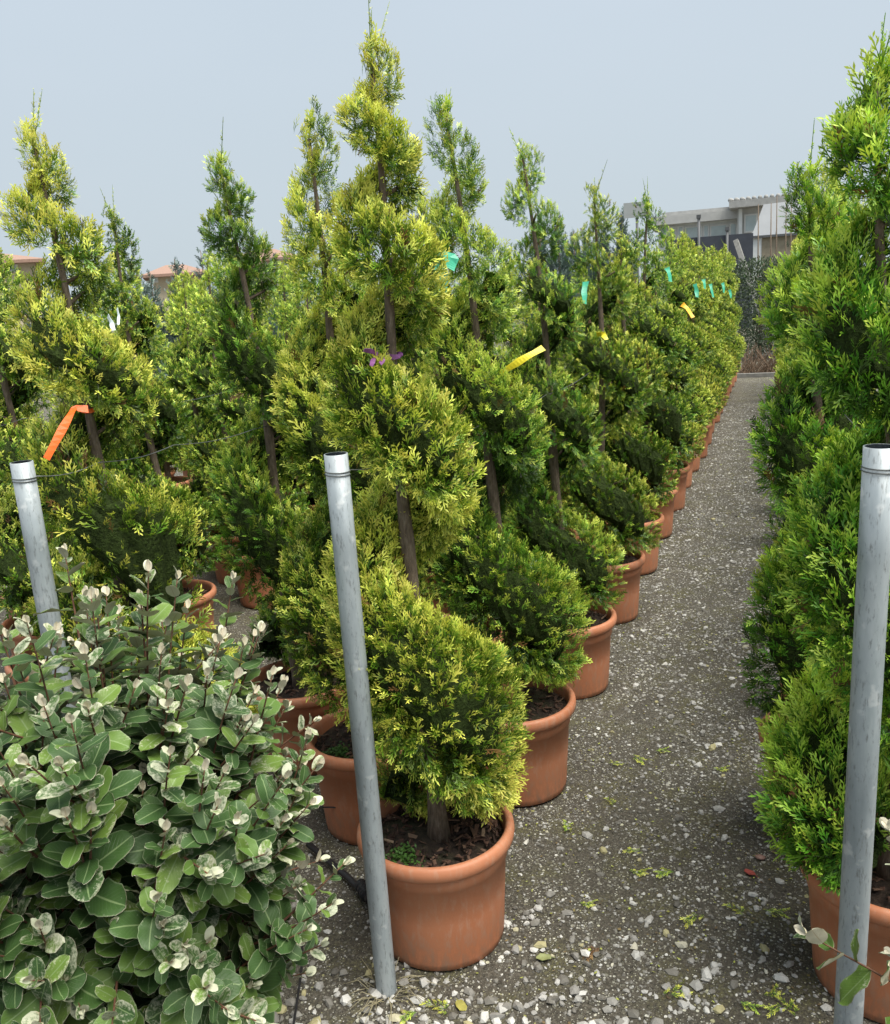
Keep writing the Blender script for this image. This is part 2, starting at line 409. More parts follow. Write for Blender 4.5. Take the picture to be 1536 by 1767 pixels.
# pebbles lying on the path
mt, nt, N, L, bs, out = newmat('pebble_stone'); M['pebble'] = mt
at = N.new('ShaderNodeAttribute'); at.attribute_name = 'leafdata'
sp = N.new('ShaderNodeSeparateColor'); L.new(at.outputs['Color'], sp.inputs[0])
gp = N.new('ShaderNodeNewGeometry'); n1 = noise(N, L, 220, 4, .6, gp.outputs['Position'])
c1 = ramp(N, L, sp.outputs[0], [(0, (.07, .064, .054)), (.35, (.17, .16, .138)), (.62, (.36, .352, .33)), (.85, (.58, .575, .545)), (.95, (.72, .71, .66)), (1, (.42, .38, .19))])
L.new(mixc(N, L, math_(N, L, 'MULTIPLY', n1, .5), c1, (.11, .105, .09)), bs.inputs['Base Color'])
bs.inputs['Roughness'].default_value = .7; bump(N, L, n1, .3, .002, bs)
t_ = (1+5**.5)/2
ICO = unit(np.array([[-1, t_, 0], [1, t_, 0], [-1, -t_, 0], [1, -t_, 0], [0, -1, t_], [0, 1, t_], [0, -1, -t_], [0, 1, -t_], [t_, 0, -1], [t_, 0, 1], [-t_, 0, -1], [-t_, 0, 1]]))
ICOF = np.array([[0, 11, 5], [0, 5, 1], [0, 1, 7], [0, 7, 10], [0, 10, 11], [1, 5, 9], [5, 11, 4], [11, 10, 2], [10, 7, 6], [7, 1, 8], [3, 9, 4], [3, 4, 2], [3, 2, 6], [3, 6, 8], [3, 8, 9], [4, 9, 5], [2, 4, 11], [6, 2, 10], [8, 6, 7], [9, 8, 1]])
def pebble_field():
    r = np.random.default_rng(21)
    n = 26000
    Y = .75 + 11.5*r.random(n)**2.0
    X = -1.0 + 1.5*r.random(n)
    near = r.random(n) < .50
    X = np.where(near & (Y < 2.6), r.uniform(-1.5, .0, n), X)
    X = np.where(Y > 3.4, r.uniform(-.75, .3, n), X)
    # clustered: stones are thick near the posts and thin in the trodden middle
    dens = .46+.42*smoothnoise(np.stack([X, Y, 0*X], -1), 5, 4.0)+.5*np.exp(-((Y-1.35)/.45)**2)*np.clip(.35-X*1.1, .3, 1.2)
    keep = r.random(n) < np.clip(dens, .06, 1)
    X, Y = X[keep], Y[keep]; n = len(X)
    s = np.exp(r.normal(math.log(.0042), .42, n))
    big = (r.random(n) < np.clip(.035+.55*np.exp(-((Y-1.35)/.45)**2)*np.clip(.30-1.2*X, 0.12, 1), 0, 1))
    s = np.where(big, r.uniform(.007, .0165, n), s)
    s = np.clip(s, .0022, .0165)
    ang = r.uniform(0, TAU, n)
    sc = np.stack([np.ones(n)*r.uniform(.95, 1.45, n), r.uniform(.75, 1.0, n), r.uniform(.5, .8, n)], -1)*s[:, None]
    V = ICO[None]*(1+r.uniform(-.30, .22, (n, 12, 1)))*sc[:, None, :]
    ca, sa = np.cos(ang)[:, None], np.sin(ang)[:, None]
    x = V[..., 0]*ca-V[..., 1]*sa; y = V[..., 0]*sa+V[..., 1]*ca
    z = V[..., 2]+(sc[:, 2]*.35)[:, None]+ground_height(X, Y)[:, None]
    V = np.stack([x+X[:, None], y+Y[:, None], z], -1).reshape(-1, 3)
    F = (ICOF[None]+(np.arange(n)*12)[:, None, None]).reshape(-1, 3)
    tone = np.clip(r.beta(1.5, 1.35, n)+np.where(big, .10, .0), 0, 1)
    ca_ = np.zeros((n, 12, 4)); ca_[..., 0] = tone[:, None]; ca_[..., 3] = 1
    o = obj('gravel', make_mesh('gravel', V, F, M['pebble'], smooth=False, colattr=ca_.reshape(-1, 4)))
    tag(o, 'loose grey and white pebbles scattered over the path', kind='stuff')
pebble_field()
def far_pebbles():
    r = np.random.default_rng(23); n = 26000
    Y = .8+12.2*r.random(n)**1.5; X = np.where(Y < 2.4, r.uniform(-1.4, .4, n), r.uniform(-.78, .28, n))
    s = np.exp(r.normal(math.log(.0042), .38, n)).clip(.002, .010)*np.clip(.55+Y*.13, .6, 1.25)
    O = np.array([[1, 0, 0], [0, 1, 0], [-1, 0, 0], [0, -1, 0], [0, 0, 1.0]]); OF = np.array([[0, 1, 4], [1, 2, 4], [2, 3, 4], [3, 0, 4]])
    a = r.uniform(0, TAU, n); V = O[None]*(1+r.uniform(-.3, .3, (n, 5, 1)))*np.stack([s*r.uniform(.9, 1.5, n), s, s*r.uniform(.5, .9, n)], -1)[:, None, :]
    ca, sa = np.cos(a)[:, None], np.sin(a)[:, None]
    V = np.stack([V[..., 0]*ca-V[..., 1]*sa+X[:, None], V[..., 0]*sa+V[..., 1]*ca+Y[:, None], V[..., 2]+ground_height(X, Y)[:, None]], -1).reshape(-1, 3)
    C = np.zeros((n, 5, 4)); C[..., 0] = np.clip(r.beta(1.1, 1.7, n), 0, 1)[:, None]; C[..., 3] = 1
    o = obj('gravel', make_mesh('gravel', V, (OF[None]+(np.arange(n)*5)[:, None, None]).reshape(-1, 3), M['pebble'], colattr=C.reshape(-1, 4)))
    tag(o, 'small grey and white gravel farther along the path', kind='stuff')
far_pebbles()
def litter_field():
    r = np.random.default_rng(22); n = 5200
    Y = .9+10.5*r.random(n)**1.7; X = np.where(Y < 3, r.uniform(-.95, .45, n), r.uniform(-.75, .25, n))
    keep = r.random(n) < np.clip(.45+.55*smoothnoise(np.stack([X, Y, 0*X], -1), 15, 3.2), .08, 1); X, Y = X[keep], Y[keep]; n = len(X)
    a = r.uniform(0, TAU, n); l = r.uniform(.004, .012, n)*(1+.05*Y); wd = l*r.uniform(.15, .4, n)
    d = np.stack([np.cos(a), np.sin(a), r.normal(0, .12, n)], -1); e = np.stack([-np.sin(a), np.cos(a), r.normal(0, .2, n)], -1)
    b = np.stack([X, Y, ground_height(X, Y)+.0045+.002*r.random(n)], -1)
    V = np.stack([b, b+d*(l*.5)[:, None]+e*wd[:, None], b+d*l[:, None], b+d*(l*.5)[:, None]-e*wd[:, None]], 1).reshape(-1, 3)
    C = np.ones((n, 4, 4)); C[..., 0] = r.random(n)[:, None]
    o = obj('clipping_litter', make_mesh('clipping_litter', V, np.arange(n*4).reshape(-1, 4), M['litter'], colattr=C.reshape(-1, 4)))
    tag(o, 'fine yellow-green and brown conifer litter strewn over the gravel', kind='stuff')
mt, nt, N, L, bs, out = newmat('dry_litter'); M['litter'] = mt
at = N.new('ShaderNodeAttribute'); at.attribute_name = 'leafdata'
sp = N.new('ShaderNodeSeparateColor'); L.new(at.outputs['Color'], sp.inputs[0])
L.new(ramp(N, L, sp.outputs[0], [(0, (.07, .045, .025)), (.3, (.17, .12, .05)), (.6, (.22, .23, .05)), (1, (.34, .38, .08))]), bs.inputs['Base Color'])
bs.inputs['Roughness'].default_value = .8
litter_field()

# ------------------------------------------------------------------ conifer sprays
def make_spray(seed, nprim=11, second=True, wid=.060):
    """flat fan of branchlets along +Y (unit length); returns (k,4,3) kites and (k,4) tip factor"""
    r = np.random.default_rng(seed); Q, T = [], []
    def kite(b, d, l, wd, t0, t1, zt):
        s = np.array([d[1], -d[0], 0]); m_ = b+d*l*.58; e = b+d*l
        e = e+np.array([0, 0, zt*l]); m_ = m_+np.array([0, 0, zt*l*.5])
        Q.append([b, m_+s*wd*.55, e, m_-s*wd*.55]); T.append([t0, (t0+t1)*.55, t1, (t0+t1)*.55])
    kite(np.array([0, 0, 0.]), np.array([0, 1.0, 0]), .62, wid*.7, .0, .35, 0)
    kite(np.array([0, .45, 0.]), np.array([0, 1.0, 0]), .55, wid, .3, 1.0, r.uniform(-.15, .15))
    for i in range(nprim):
        t = .12+.75*i/(nprim-1); sd_ = 1 if i % 2 else -1
        an = math.radians(r.uniform(24, 42)); d = np.array([sd_*math.sin(an), math.cos(an), 0.])
        l = (.42-.20*t)*r.uniform(.75, 1.25); b = np.array([0, t, 0.]); zt = r.uniform(-.25, .3)
        kite(b, d, l, wid*1.05, .12+.45*t, .55+.5*t*r.uniform(.6, 1), zt)
        if second and t < .70:
            for q in ((.45,) if i % 2 else (.62,)):
                s2 = sd_ if q < .6 else -sd_
                an2 = an*sd_+s2*math.radians(r.uniform(25, 45)); d2 = np.array([math.sin(an2), math.cos(an2), 0.])
                kite(b+d*l*q+np.array([0, 0, zt*l*q]), d2, l*.55, wid*.8, .25+.4*t, .7+.3*t, zt+r.uniform(-.2, .2))
    return np.array(Q), np.clip(np.array(T), 0, 1)
SPRAY_HI = [make_spray(i, 7, True, .060) for i in range(6)]
SPRAY_MD = [make_spray(20+i, 9, False, .070) for i in range(4)]
SPRAY_LO = [make_spray(40+i, 6, False, .11) for i in range(4)]

def spray_cloud(roots, dirs, norms, lens, youth, rnd, sprays):
    Vs, Cs = [], []
    which = rng.integers(0, len(sprays), len(roots))
    dirs = unit(dirs); norms = unit(norms-dirs*np.sum(norms*dirs, -1, keepdims=True)); side = np.cross(dirs, norms)
    for k, (Q, T) in enumerate(sprays):
        i = np.where(which == k)[0]
        if not len(i): continue
        q = Q.reshape(-1, 3); t = T.reshape(-1)
        curve = -.22*q[:, 1]**2+.0
        v = (roots[i][:, None]+lens[i][:, None, None]*(q[None, :, 0:1]*side[i][:, None]+q[None, :, 1:2]*dirs[i][:, None]+(q[None, :, 2:3]+curve[None, :, None])*norms[i][:, None]))
        c = np.ones((len(i), len(q), 4)); c[..., 0] = t[None]; c[..., 1] = youth[i][:, None]; c[..., 2] = rnd[i][:, None]
        Vs.append(v.reshape(-1, 3)); Cs.append(c.reshape(-1, 4))
    V = np.concatenate(Vs); C = np.concatenate(Cs)
    return V, np.arange(len(V)).reshape(-1, 4), C

def spiral_crown(name, seed, lobes, zbot, ztip, Rb, theta0, n, sprays, slen, mat, lean=(0, 0), gold=.5, whips=2, Rpow=.66, ratio=.285):
    """lobes: heights (from the ground, ascending) where the helical band points towards azimuth theta0.
    lean: horizontal drift of the trunk from soil to tip."""
    r = np.random.default_rng(seed)
    lz = list(lobes)
    lz = [lz[0]-(lz[1]-lz[0])*1.02]+lz+[lz[-1]+(lz[-1]-lz[-2])*.8]
    kk = np.arange(-1, len(lz)-1)
    while lz[-1] < ztip+.15:
        lz.append(lz[-1]+(lz[-1]-lz[-2])*.85); kk = np.append(kk, kk[-1]+1)
    lz = np.array(lz)
    th_of = lambda z: theta0-TAU*np.interp(z, lz, kk)
    pitch = np.diff(lz); pz = (lz[1:]+lz[:-1])/2
    P_of = lambda z: np.interp(z, pz, pitch)
    def R_of(z):
        f = np.clip((ztip-z)/(ztip-zbot), 0, 1)
        return Rb*(.16+.84*f**Rpow)*np.clip(.80+(z-zbot)*2.0, .5, 1)
    def axis(z):
        f = np.clip((z-.32)/(ztip-.32), 0, 1.1)
        w1 = .012*np.sin(f*7+seed)
        return np.stack([lean[0]*f**1.5+w1, lean[1]*f**1.5+.012*np.cos(f*6+seed*2), np.zeros_like(f)], -1)
    def surf(z, ph, scale=1.0):
        th = th_of(z); R = R_of(z); P = P_of(z)
        er = np.stack([np.cos(th), np.sin(th), 0*th], -1)
        endt = np.clip((z-(zbot+.02))/.10, .6, 1)*(1+.30*np.exp(-((z-zbot)/.28)**2))
        b = ratio*P*endt*(1+.22*np.clip((z-zbot)/(ztip-zbot)-.45, 0, 1))
        rc = .55*R
        aa = .50*R*scale; bb = b*scale
        cx = np.cos(ph); sz = np.sin(ph)
        # super-ellipse section, outer side rounded and drooping a little
        wl = np.clip(1-(z-lobes[0])/(.42*P), 0, 1)*np.clip((z-zbot)/.06, 0, 1)
        bl = bb+np.clip(z-zbot-.015-bb, 0, None)*wl*scale          # the lowest turn hangs down to the soil
        px = np.sign(cx)*np.abs(cx)**.85*aa; pz_ = np.sign(sz)*np.abs(sz)**.85*np.where(sz < 0, bl, bb)
        p = er*(rc+px)[:, None]+np.array([0, 0, 1.0])*(z+pz_-.28*(px+.1*R))[:, None]
        nrm = er*(cx/np.maximum(aa, .02))[:, None]+np.array([0, 0, 1.0])*(sz/np.maximum(bb, .02))[:, None]
        return p+axis(z), unit(nrm), R
    # sample
    zz = r.uniform(zbot+.03, ztip-.03, n*3)
    wgt = (R_of(zz)+.095)*np.sqrt((.46*R_of(zz)*TAU/P_of(zz))**2+1)
    zz = zz[r.random(n*3) < wgt/wgt.max()][:n]
    while len(zz) < n:
        z2 = r.uniform(zbot+.03, ztip-.03, n); w2 = (R_of(z2)+.095)*np.sqrt((.46*R_of(z2)*TAU/P_of(z2))**2+1)
        zz = np.concatenate([zz, z2[r.random(n) < w2/wgt.max()]])[:n]
    ph = r.uniform(-math.pi, math.pi, n*3); ph = ph[r.random(n*3) < (.42+.58*(.5+.5*np.cos(ph)))][:n]
    p, nr, R = surf(zz, ph)
    p = p.copy(); p[:, 2] = np.maximum(p[:, 2], zbot-.02)
    lump = smoothnoise(p, seed+3, 22.0)
    f = np.clip((zz-zbot)/(ztip-zbot), 0, 1)
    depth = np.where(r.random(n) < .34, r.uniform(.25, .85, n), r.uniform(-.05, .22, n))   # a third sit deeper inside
    ln = slen*r.uniform(.55, 1.12, n)*(1-.18*f)*np.clip(R/.10, .72, 1)
    ln = np.where(r.random(n) < .03, ln*1.45, ln)
    up = np.array([0, 0, 1.0])
    upw = np.where(nr[:, 2] < -.35, -.05, .55)[:, None]+.5*f[:, None]**2
    d = nr*.85+up*upw+r.normal(0, .30, (n, 3))
    d = unit(d)
    pp = p+nr*(lump*.010)[:, None]-nr*(depth*.10*np.clip(R/.2, .3, 1))[:, None]
    roots = pp-d*(ln*.66)[:, None]
    nn = nr*.55+up*.25+r.normal(0, .62, (n, 3))
    youth = np.clip(gold+.30*smoothnoise(p, seed+9, 9.0)+r.normal(0, .16, n)+.12*f-.25*(depth > .24)+.13*nr[:, 2], .08, 1.0)  # new growth varies by noise; deeper sprays also darkened, crevice shade in the colour
    # each section of the band carries longer new growth here and there
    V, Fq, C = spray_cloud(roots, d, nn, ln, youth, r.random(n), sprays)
    # tip tuft and whips
    tipc = axis(np.array([ztip]))[0]+np.array([0, 0, ztip])
    nt_ = 60 if n > 1500 else 26
    tz = r.uniform(-.16, .015, nt_)
    tr_ = tipc+np.stack([r.normal(0, .012, nt_), r.normal(0, .012, nt_), tz], -1)
    td = unit(np.stack([r.normal(0, .45, nt_), r.normal(0, .45, nt_), np.ones(nt_)], -1))
    V2, F2, C2 = spray_cloud(tr_-td*.02, td, r.normal(size=(nt_, 3)), slen*r.uniform(.5, .95, nt_), np.clip(gold+.35+r.normal(0, .1, nt_), 0, 1), r.random(nt_)*.95, sprays)
    parts = [(V, Fq), (V2, F2)]; cols = [C, C2]
    for i in range(whips):
        dd = unit(np.array([r.normal(0, .28), r.normal(0, .28), 1.0])); Lw = r.uniform(.09, .19)
        st = tipc-np.array([0, 0, .03])
        k = 9; tt = np.linspace(.1, 1, k)
        rr_ = st+dd*(tt*Lw)[:, None]
        dv = unit(dd+r.normal(0, .22, (k, 3)))
        V3, F3, C3 = spray_cloud(rr_, dv, r.normal(size=(k, 3)), .030*(1.2-tt), np.full(k, .8), r.random(k)*.9, SPRAY_LO)
        parts.append((V3, F3)); cols.append(C3)
        kx = np.linspace(-.15, 1, 6)[:, None]; vs_, fs_ = tube(st+dd*(kx*Lw), np.linspace(.0018, .0007, 6), 4, cap=False)
        parts.append((vs_, fs_)); cols.append(np.tile([.55, .6, .4, 1.0], (len(vs_), 1)))
    # added core tube inside the band, its dark colour standing in for shade between sprays
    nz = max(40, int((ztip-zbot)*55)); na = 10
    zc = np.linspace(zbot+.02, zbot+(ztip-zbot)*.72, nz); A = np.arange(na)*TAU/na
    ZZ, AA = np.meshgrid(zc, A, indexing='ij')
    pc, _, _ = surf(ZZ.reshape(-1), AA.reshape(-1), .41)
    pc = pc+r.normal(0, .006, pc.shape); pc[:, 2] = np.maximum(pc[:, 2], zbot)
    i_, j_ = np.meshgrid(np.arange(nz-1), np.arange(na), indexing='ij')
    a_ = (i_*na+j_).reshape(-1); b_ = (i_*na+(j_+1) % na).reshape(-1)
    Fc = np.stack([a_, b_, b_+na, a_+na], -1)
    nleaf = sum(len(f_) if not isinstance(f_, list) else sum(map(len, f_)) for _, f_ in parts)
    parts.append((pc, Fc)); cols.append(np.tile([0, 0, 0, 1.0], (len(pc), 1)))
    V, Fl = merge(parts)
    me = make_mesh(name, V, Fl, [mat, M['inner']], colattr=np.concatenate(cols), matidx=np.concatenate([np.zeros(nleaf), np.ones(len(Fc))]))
    # trunk along the axis
    tz = np.linspace(.28, ztip-.03, 26); ta = axis(tz); ta[:, 2] = tz
    rad = np.interp(tz, [.28, .36, .9, ztip], [.032, .026, .020, .0040])*(1+.10*np.sin(tz*23+seed))
    Vt, Ft = tube(ta, rad, 9)
    for i in range(14):                                   # short side branches reaching into the band
        z0 = r.uniform(.42, ztip-.25); c0 = axis(np.array([z0]))[0]+np.array([0, 0, z0])
        th = th_of(np.array([z0+.04]))[0]+r.normal(0, .5)
        e = c0+np.array([math.cos(th), math.sin(th), .45])*R_of(np.array([z0]))[0]*.6
        vb, fb = tube(np.linspace(c0, e, 3), [.006, .005, .003], 5)
        Vt, Ft = merge([(Vt, Ft), (vb, fb)])
    tm = make_mesh(name+'_trunk', Vt, Ft, M['bark'], smooth=True)
    return me, tm, axis

# ------------------------------------------------------------------ pot
PZ = .955
def _pz(pr): return [(a, b*PZ) for a, b in pr]
POT_BODY = lathe(_pz([(.0, .004), (.158, .004), (.168, .010), (.170, .03), (.178, .15), (.1855, .262), (.1905, .265), (.1925, .30), (.194, .318)]), 64)
POT_RIM = lathe(_pz([(.1935, .313), (.205, .309), (.2105, .316), (.2125, .330), (.2105, .344), (.204, .351), (.196, .352), (.190, .347), (.186, .335), (.1845, .30), (.182, .26)]), 64)
POT_ME = make_mesh('pot', *POT_BODY, M['pot'], smooth=True)
RIM_ME = make_mesh('rim', *POT_RIM, M['pot'], smooth=True)
def soil_mesh(seed, chips):
    r = np.random.default_rng(seed)
    rings = [0, .03, .06, .09, .12, .15, .172, .186]; n = 36; V = [[0, 0, 0]]
    for q in rings[1:]:
        for k in range(n): V.append([q*math.cos(k*TAU/n), q*math.sin(k*TAU/n), 0])
    V = np.array(V, float); V[:, 2] = .288+.010*smoothnoise(V, seed, 30)+.012*np.exp(-(V[:, 0]**2+V[:, 1]**2)/.004)
    Q, T = [], []
    for k in range(n): T.append([0, 1+k, 1+(k+1) % n])
    for i in range(len(rings)-2):
        for k in range(n):
            a = 1+i*n+k; b = 1+i*n+(k+1) % n; Q.append([a, a+n, b+n, b])
    parts = [(V, [np.array(Q), np.array(T)])]; cols = [np.tile([0, 0, 0, 1.0], (len(V), 1))]
    for _ in range(chips):
        rr = .178*math.sqrt(r.random()); th = r.uniform(0, TAU)
        e1, e2, e3 = r.normal(0, .35), r.normal(0, .35), r.uniform(0, TAU)
        R = (Matrix.Rotation(e3, 3, 'Z')@Matrix.Rotation(e2, 3, 'Y')@Matrix.Rotation(e1, 3, 'X'))
        long_ = r.random() < .25
        v, f = box((0, 0, 0), (r.uniform(.02, .05) if long_ else r.uniform(.006, .022), r.uniform(.003, .010), r.uniform(.001, .004)))
        v = v*(1+r.uniform(-.35, .35, (8, 1)))
        v = v@np.array(R).T+np.array([rr*math.cos(th), rr*math.sin(th), .294+.006*r.random()])
        parts.append((v, f)); cc = np.zeros((8, 4)); cc[:, 0] = r.random()**1.3*(1.0 if long_ else .75); cc[:, 3] = 1; cols.append(cc)
    nq = len(Q)
    V, Fl = merge(parts)
    nquad = len(Fl[0]); mi = np.concatenate([np.zeros(nq), np.ones(nquad-nq), np.zeros(len(Fl[1]))])
    return make_mesh('soil', V, Fl, [M['soil'], M['chip']], matidx=mi, colattr=np.concatenate(cols))
SOIL = [soil_mesh(1, 420), soil_mesh(2, 180), soil_mesh(3, 180)]

def weed_mesh(seed, n, spread):
    r = np.random.default_rng(seed); V, F = [], []
    for i in range(n):
        x, y = r.normal(0, spread, 2); z = r.uniform(.002, .028)*math.exp(-(x*x+y*y)/(2*spread**2))+.002
        a = r.uniform(0, TAU); s = r.uniform(.003, .0065); t = r.normal(0, .4)
        d = np.array([math.cos(a), math.sin(a), t]); e = np.array([-math.sin(a), math.cos(a), r.normal(0, .3)]); b = np.array([x, y, z])
        k = len(V); V += [b, b+d*s+e*s*.7, b+d*s*2.0, b+d*s-e*s*.7]; F.append([k, k+1, k+2, k+3])
        k = len(V); V += [np.array([x-.0006, y, 0]), np.array([x+.0006, y, 0]), b+np.array([.0005, 0, 0]), b-np.array([.0005, 0, 0])]; F.append([k, k+1, k+2, k+3])
    return make_mesh('weed', np.array(V), np.array(F), M['weed'])
WEED = [weed_mesh(1, 260, .030), weed_mesh(2, 160, .028)]

def ribbon(pts, width, matkey, seed=0, twist=.6):
    """thin plastic tape along a polyline, with a little thickness"""
    r = np.random.default_rng(seed); pts = np.asarray(pts, float)
    tt = np.linspace(0, len(pts)-1, 16)
    c = np.stack([np.interp(tt, np.arange(len(pts)), pts[:, k]) for k in range(3)], -1)
    t = unit(np.gradient(c, axis=0)); base = unit(np.cross(t, np.array([.36, -.93, .1])))
    nrm = np.cross(t, base); an = twist*np.sin(np.linspace(0, 3.0, 16)+r.uniform(0, 3))
    s = base*np.cos(an)[:, None]+nrm*np.sin(an)[:, None]; n2 = unit(np.cross(t, s))*.0006
    wv = width*.5*(1-.25*np.abs(np.sin(np.linspace(0, 5, 16))))[:, None]
    V = np.concatenate([c+s*wv+n2, c-s*wv+n2, c-s*wv-n2, c+s*wv-n2]); k = 16; F = []
    for a, b in ((0, 1), (1, 2), (2, 3), (3, 0)):
        i = np.arange(k-1); F.append(np.stack([a*k+i, a*k+i+1, b*k+i+1, b*k+i], -1))
    F.append(np.array([[0, k, 2*k, 3*k], [k-1, 4*k-1, 3*k-1, 2*k-1]]))
    return make_mesh('ribbon', V, np.concatenate(F), M['rib_'+matkey], smooth=False)

# ------------------------------------------------------------------ spiral topiaries
def view_right(x, y):
    a = math.atan2(y, x); return a-math.pi/2
def z_at(X, Y, ypix):
    zs = np.linspace(.0, 2.9, 581); pr, _ = project(np.stack([np.full(581, X), np.full(581, Y), zs], -1))
    return float(zs[np.argmin(np.abs(pr[:, 1]-ypix))])

n_tree = [0]
def plant(X, Y, crown, trunk, rz, label, group, hero=False, soil=1, scale=1.0, weed=None):
    t = empty('spiral_conifer', (X, Y, float(ground_height(np.array(X), np.array(Y)))-.002), 0)
    tag(t, label, 'topiary', group)
    rr = np.random.default_rng(n_tree[0]+50); n_tree[0] += 1
    pot = obj('pot', POT_ME, t); pot.rotation_euler = (0, 0, rr.uniform(0, TAU))
    obj('rim', RIM_ME, pot)
    s = obj('soil', SOIL[soil], t); s.rotation_euler = (0, 0, rr.uniform(0, TAU))
    a = obj('trunk', trunk, t); b = obj('foliage', crown, t)
    for q in (a, b):
        q.rotation_euler = (0, 0, rz); q.scale = (1, 1, scale)
        q.location = (0, 0, .30*(1-scale))
    if weed is not None:
        wv = obj('weed', WEED[0 if hero else 1], t); wv['kind'] = 'stuff'; wv.location = (weed[0], weed[1], .290)
    return t

HEROES = {}
def hero(key, X, Y, lobes_y, top_y, zbot, Rb, n, spr, slen, mat, label, lean_px=0, gold=.5, whips=2, soil=1, lobe_shift=0.0, weed=None, ratio=.285, Rpow=.66):
    th = view_right(X, Y)+lobe_shift
    lz = [z_at(X, Y, y) for y in lobes_y]; zt = z_at(X, Y, top_y)
    d = math.hypot(X, Y)
    lean = np.array([.93, .36])*(lean_px*d/FPX)
    cr, tr, ax = spiral_crown('foliage_'+key, abs(hash(key)) % 1 + sum(map(ord, key)), lz, zbot, zt, Rb, th, n, spr, slen, mat, tuple(lean), gold, whips, Rpow, ratio)
    t = plant(X, Y, cr, tr, 0, label, 'spiral conifers in terracotta pots', True, soil, 1.0, weed)
    HEROES[key] = (t, ax, X, Y); return t

GR = 'spiral conifers in terracotta pots'
hero('A1', -.845, 1.965, [1225, 800, 475, 265, 120], 88, .37, .262, 9200, SPRAY_HI, .064, M['golden'], 'bright golden spiral conifer behind the leaning galvanised post, purple tie on its trunk', lean_px=-14, gold=.66, whips=3, soil=0, weed=(-.05, -.115))
hero('B1', -1.26, 2.43, [1180, 850, 500, 265], 215, .40, .27, 6600, SPRAY_HI, .062, M['golden'], 'tall golden spiral conifer standing just behind the one with the purple tie', lean_px=-4, gold=.58, weed=(-.06, -.11))
hero('A2', -.845, 2.75, [1070, 745, 475, 290], 190, .40, .27, 6600, SPRAY_HI, .060, M['green'], 'green spiral conifer with a green bow, next along the path after the purple-tied one', lean_px=-62, gold=.52)
hero('C1', -1.70, 1.92, [925, 668, 430, 290], 225, .42, .29, 6400, SPRAY_HI, .066, M['golden'], 'golden spiral conifer with a long orange tape on its trunk', lean_px=-40, gold=.62, whips=3)
hero('C2', -1.69, 2.75, [1010, 690, 445, 335], 275, .40, .27, 5200, SPRAY_MD, .062, M['green'], 'green spiral conifer with a bare twig tip, behind the orange-taped one', lean_px=-32, gold=.46, whips=1)
hero('R1', .275, 2.10, [1130, 690, 310, 120], 96, .41, .295, 7200, SPRAY_HI, .078, M['fresh'], 'lush yellow-green spiral conifer behind the upright galvanised post across the path', lean_px=-84, gold=.56, whips=3, lobe_shift=0)
hero('R2', .17, 2.72, [1270, 870, 590, 400], 290, .38, .27, 5200, SPRAY_MD, .066, M['fresh'], 'green spiral conifer across the path, second from the upright galvanised post', lean_px=-70, gold=.48)
hero('R3', .20, 3.52, [1080, 760, 560, 400], 330, .38, .26, 4600, SPRAY_MD, .052, M['green'], 'green spiral conifer across the path, third from the upright galvanised post', lean_px=-30, gold=.40, ratio=.27, Rpow=.52)
hero('A3', -.845, 3.59, [985, 745, 535, 385, 285], 250, .40, .25, 4600, SPRAY_MD, .052, M['green'], 'green spiral conifer with a long yellow tape hanging on its trunk', lean_px=-44, gold=.50, whips=1, ratio=.27, Rpow=.52)
hero('B2', -1.26, 3.32, [1000, 740, 520, 400], 330, .40, .26, 4600, SPRAY_MD, .052, M['golden'], 'golden spiral conifer behind the one with the green bow, in the middle row', lean_px=-6, gold=.48, ratio=.27, Rpow=.52)
hero('A4', -.845, 4.48, [890, 665, 485, 375], 328, .40, .305, 4600, SPRAY_MD, .052, M['golden'], 'full spiral conifer with a hanging green ribbon and a short yellow tape', lean_px=4, gold=.56, ratio=.27, Rpow=.52)
hero('A6', -.845, 6.1, [715, 590, 465, 385], 345, .40, .325, 4800, SPRAY_LO, .050, M['green'], 'wide green spiral conifer by the path with one green ribbon near its top', lean_px=8, gold=.52, ratio=.27, Rpow=.52)
hero('D3', -2.87, 3.55, [920, 720, 560, 430], 375, .40, .26, 4800, SPRAY_LO, .050, M['golden'], 'spiral conifer with a clear plastic label, standing across the second path', lean_px=-10, gold=.42, ratio=.27, Rpow=.52)
hero('A5', -.845, 5.3, [800, 640, 510, 440], 418, .40, .30, 4800, SPRAY_LO, .050, M['golden'], 'golden spiral conifer by the path, squeezed between the two wide ones with green ribbons', gold=.5, ratio=.27, Rpow=.52)

# generic trees share a handful of crowns
GEN = []
gl = [[.62, 1.10, 1.55, 1.88], [.58, 1.05, 1.50, 1.84], [.66, 1.15, 1.60, 1.92], [.60, 1.08, 1.52, 1.86], [.64, 1.12, 1.58, 1.90]]
for i in range(5):
    cr, tr, ax = spiral_crown('foliage_shared', 300+i*7, gl[i], .40, [2.12, 2.05, 2.16, 2.08, 2.0][i], [.31, .32, .30, .32, .31][i], 0.0, 4800, SPRAY_LO, .050, M['golden'] if i % 2 else M['green'], (.02*(-1)**i, .02), [.66, .60, .70, .64, .68][i], 1, ratio=.275, Rpow=.54)
    GEN.append((cr, tr))
rg = random.Random(4)
def generic(X, Y, label, group, i=None, sc=(.95, 1.04), jit=.35):
    i = rg.randrange(5) if i is None else i
    rz = view_right(X, Y)+rg.gauss(0, jit)
    return plant(X+rg.gauss(0, .012), Y+rg.gauss(0, .02), GEN[i][0], GEN[i][1], rz, label, group, soil=1+rg.randrange(2), scale=rg.uniform(*sc))
FAR = {}
ORD = 'first second third fourth fifth sixth seventh eighth ninth tenth eleventh twelfth thirteenth fourteenth fifteenth'.split()
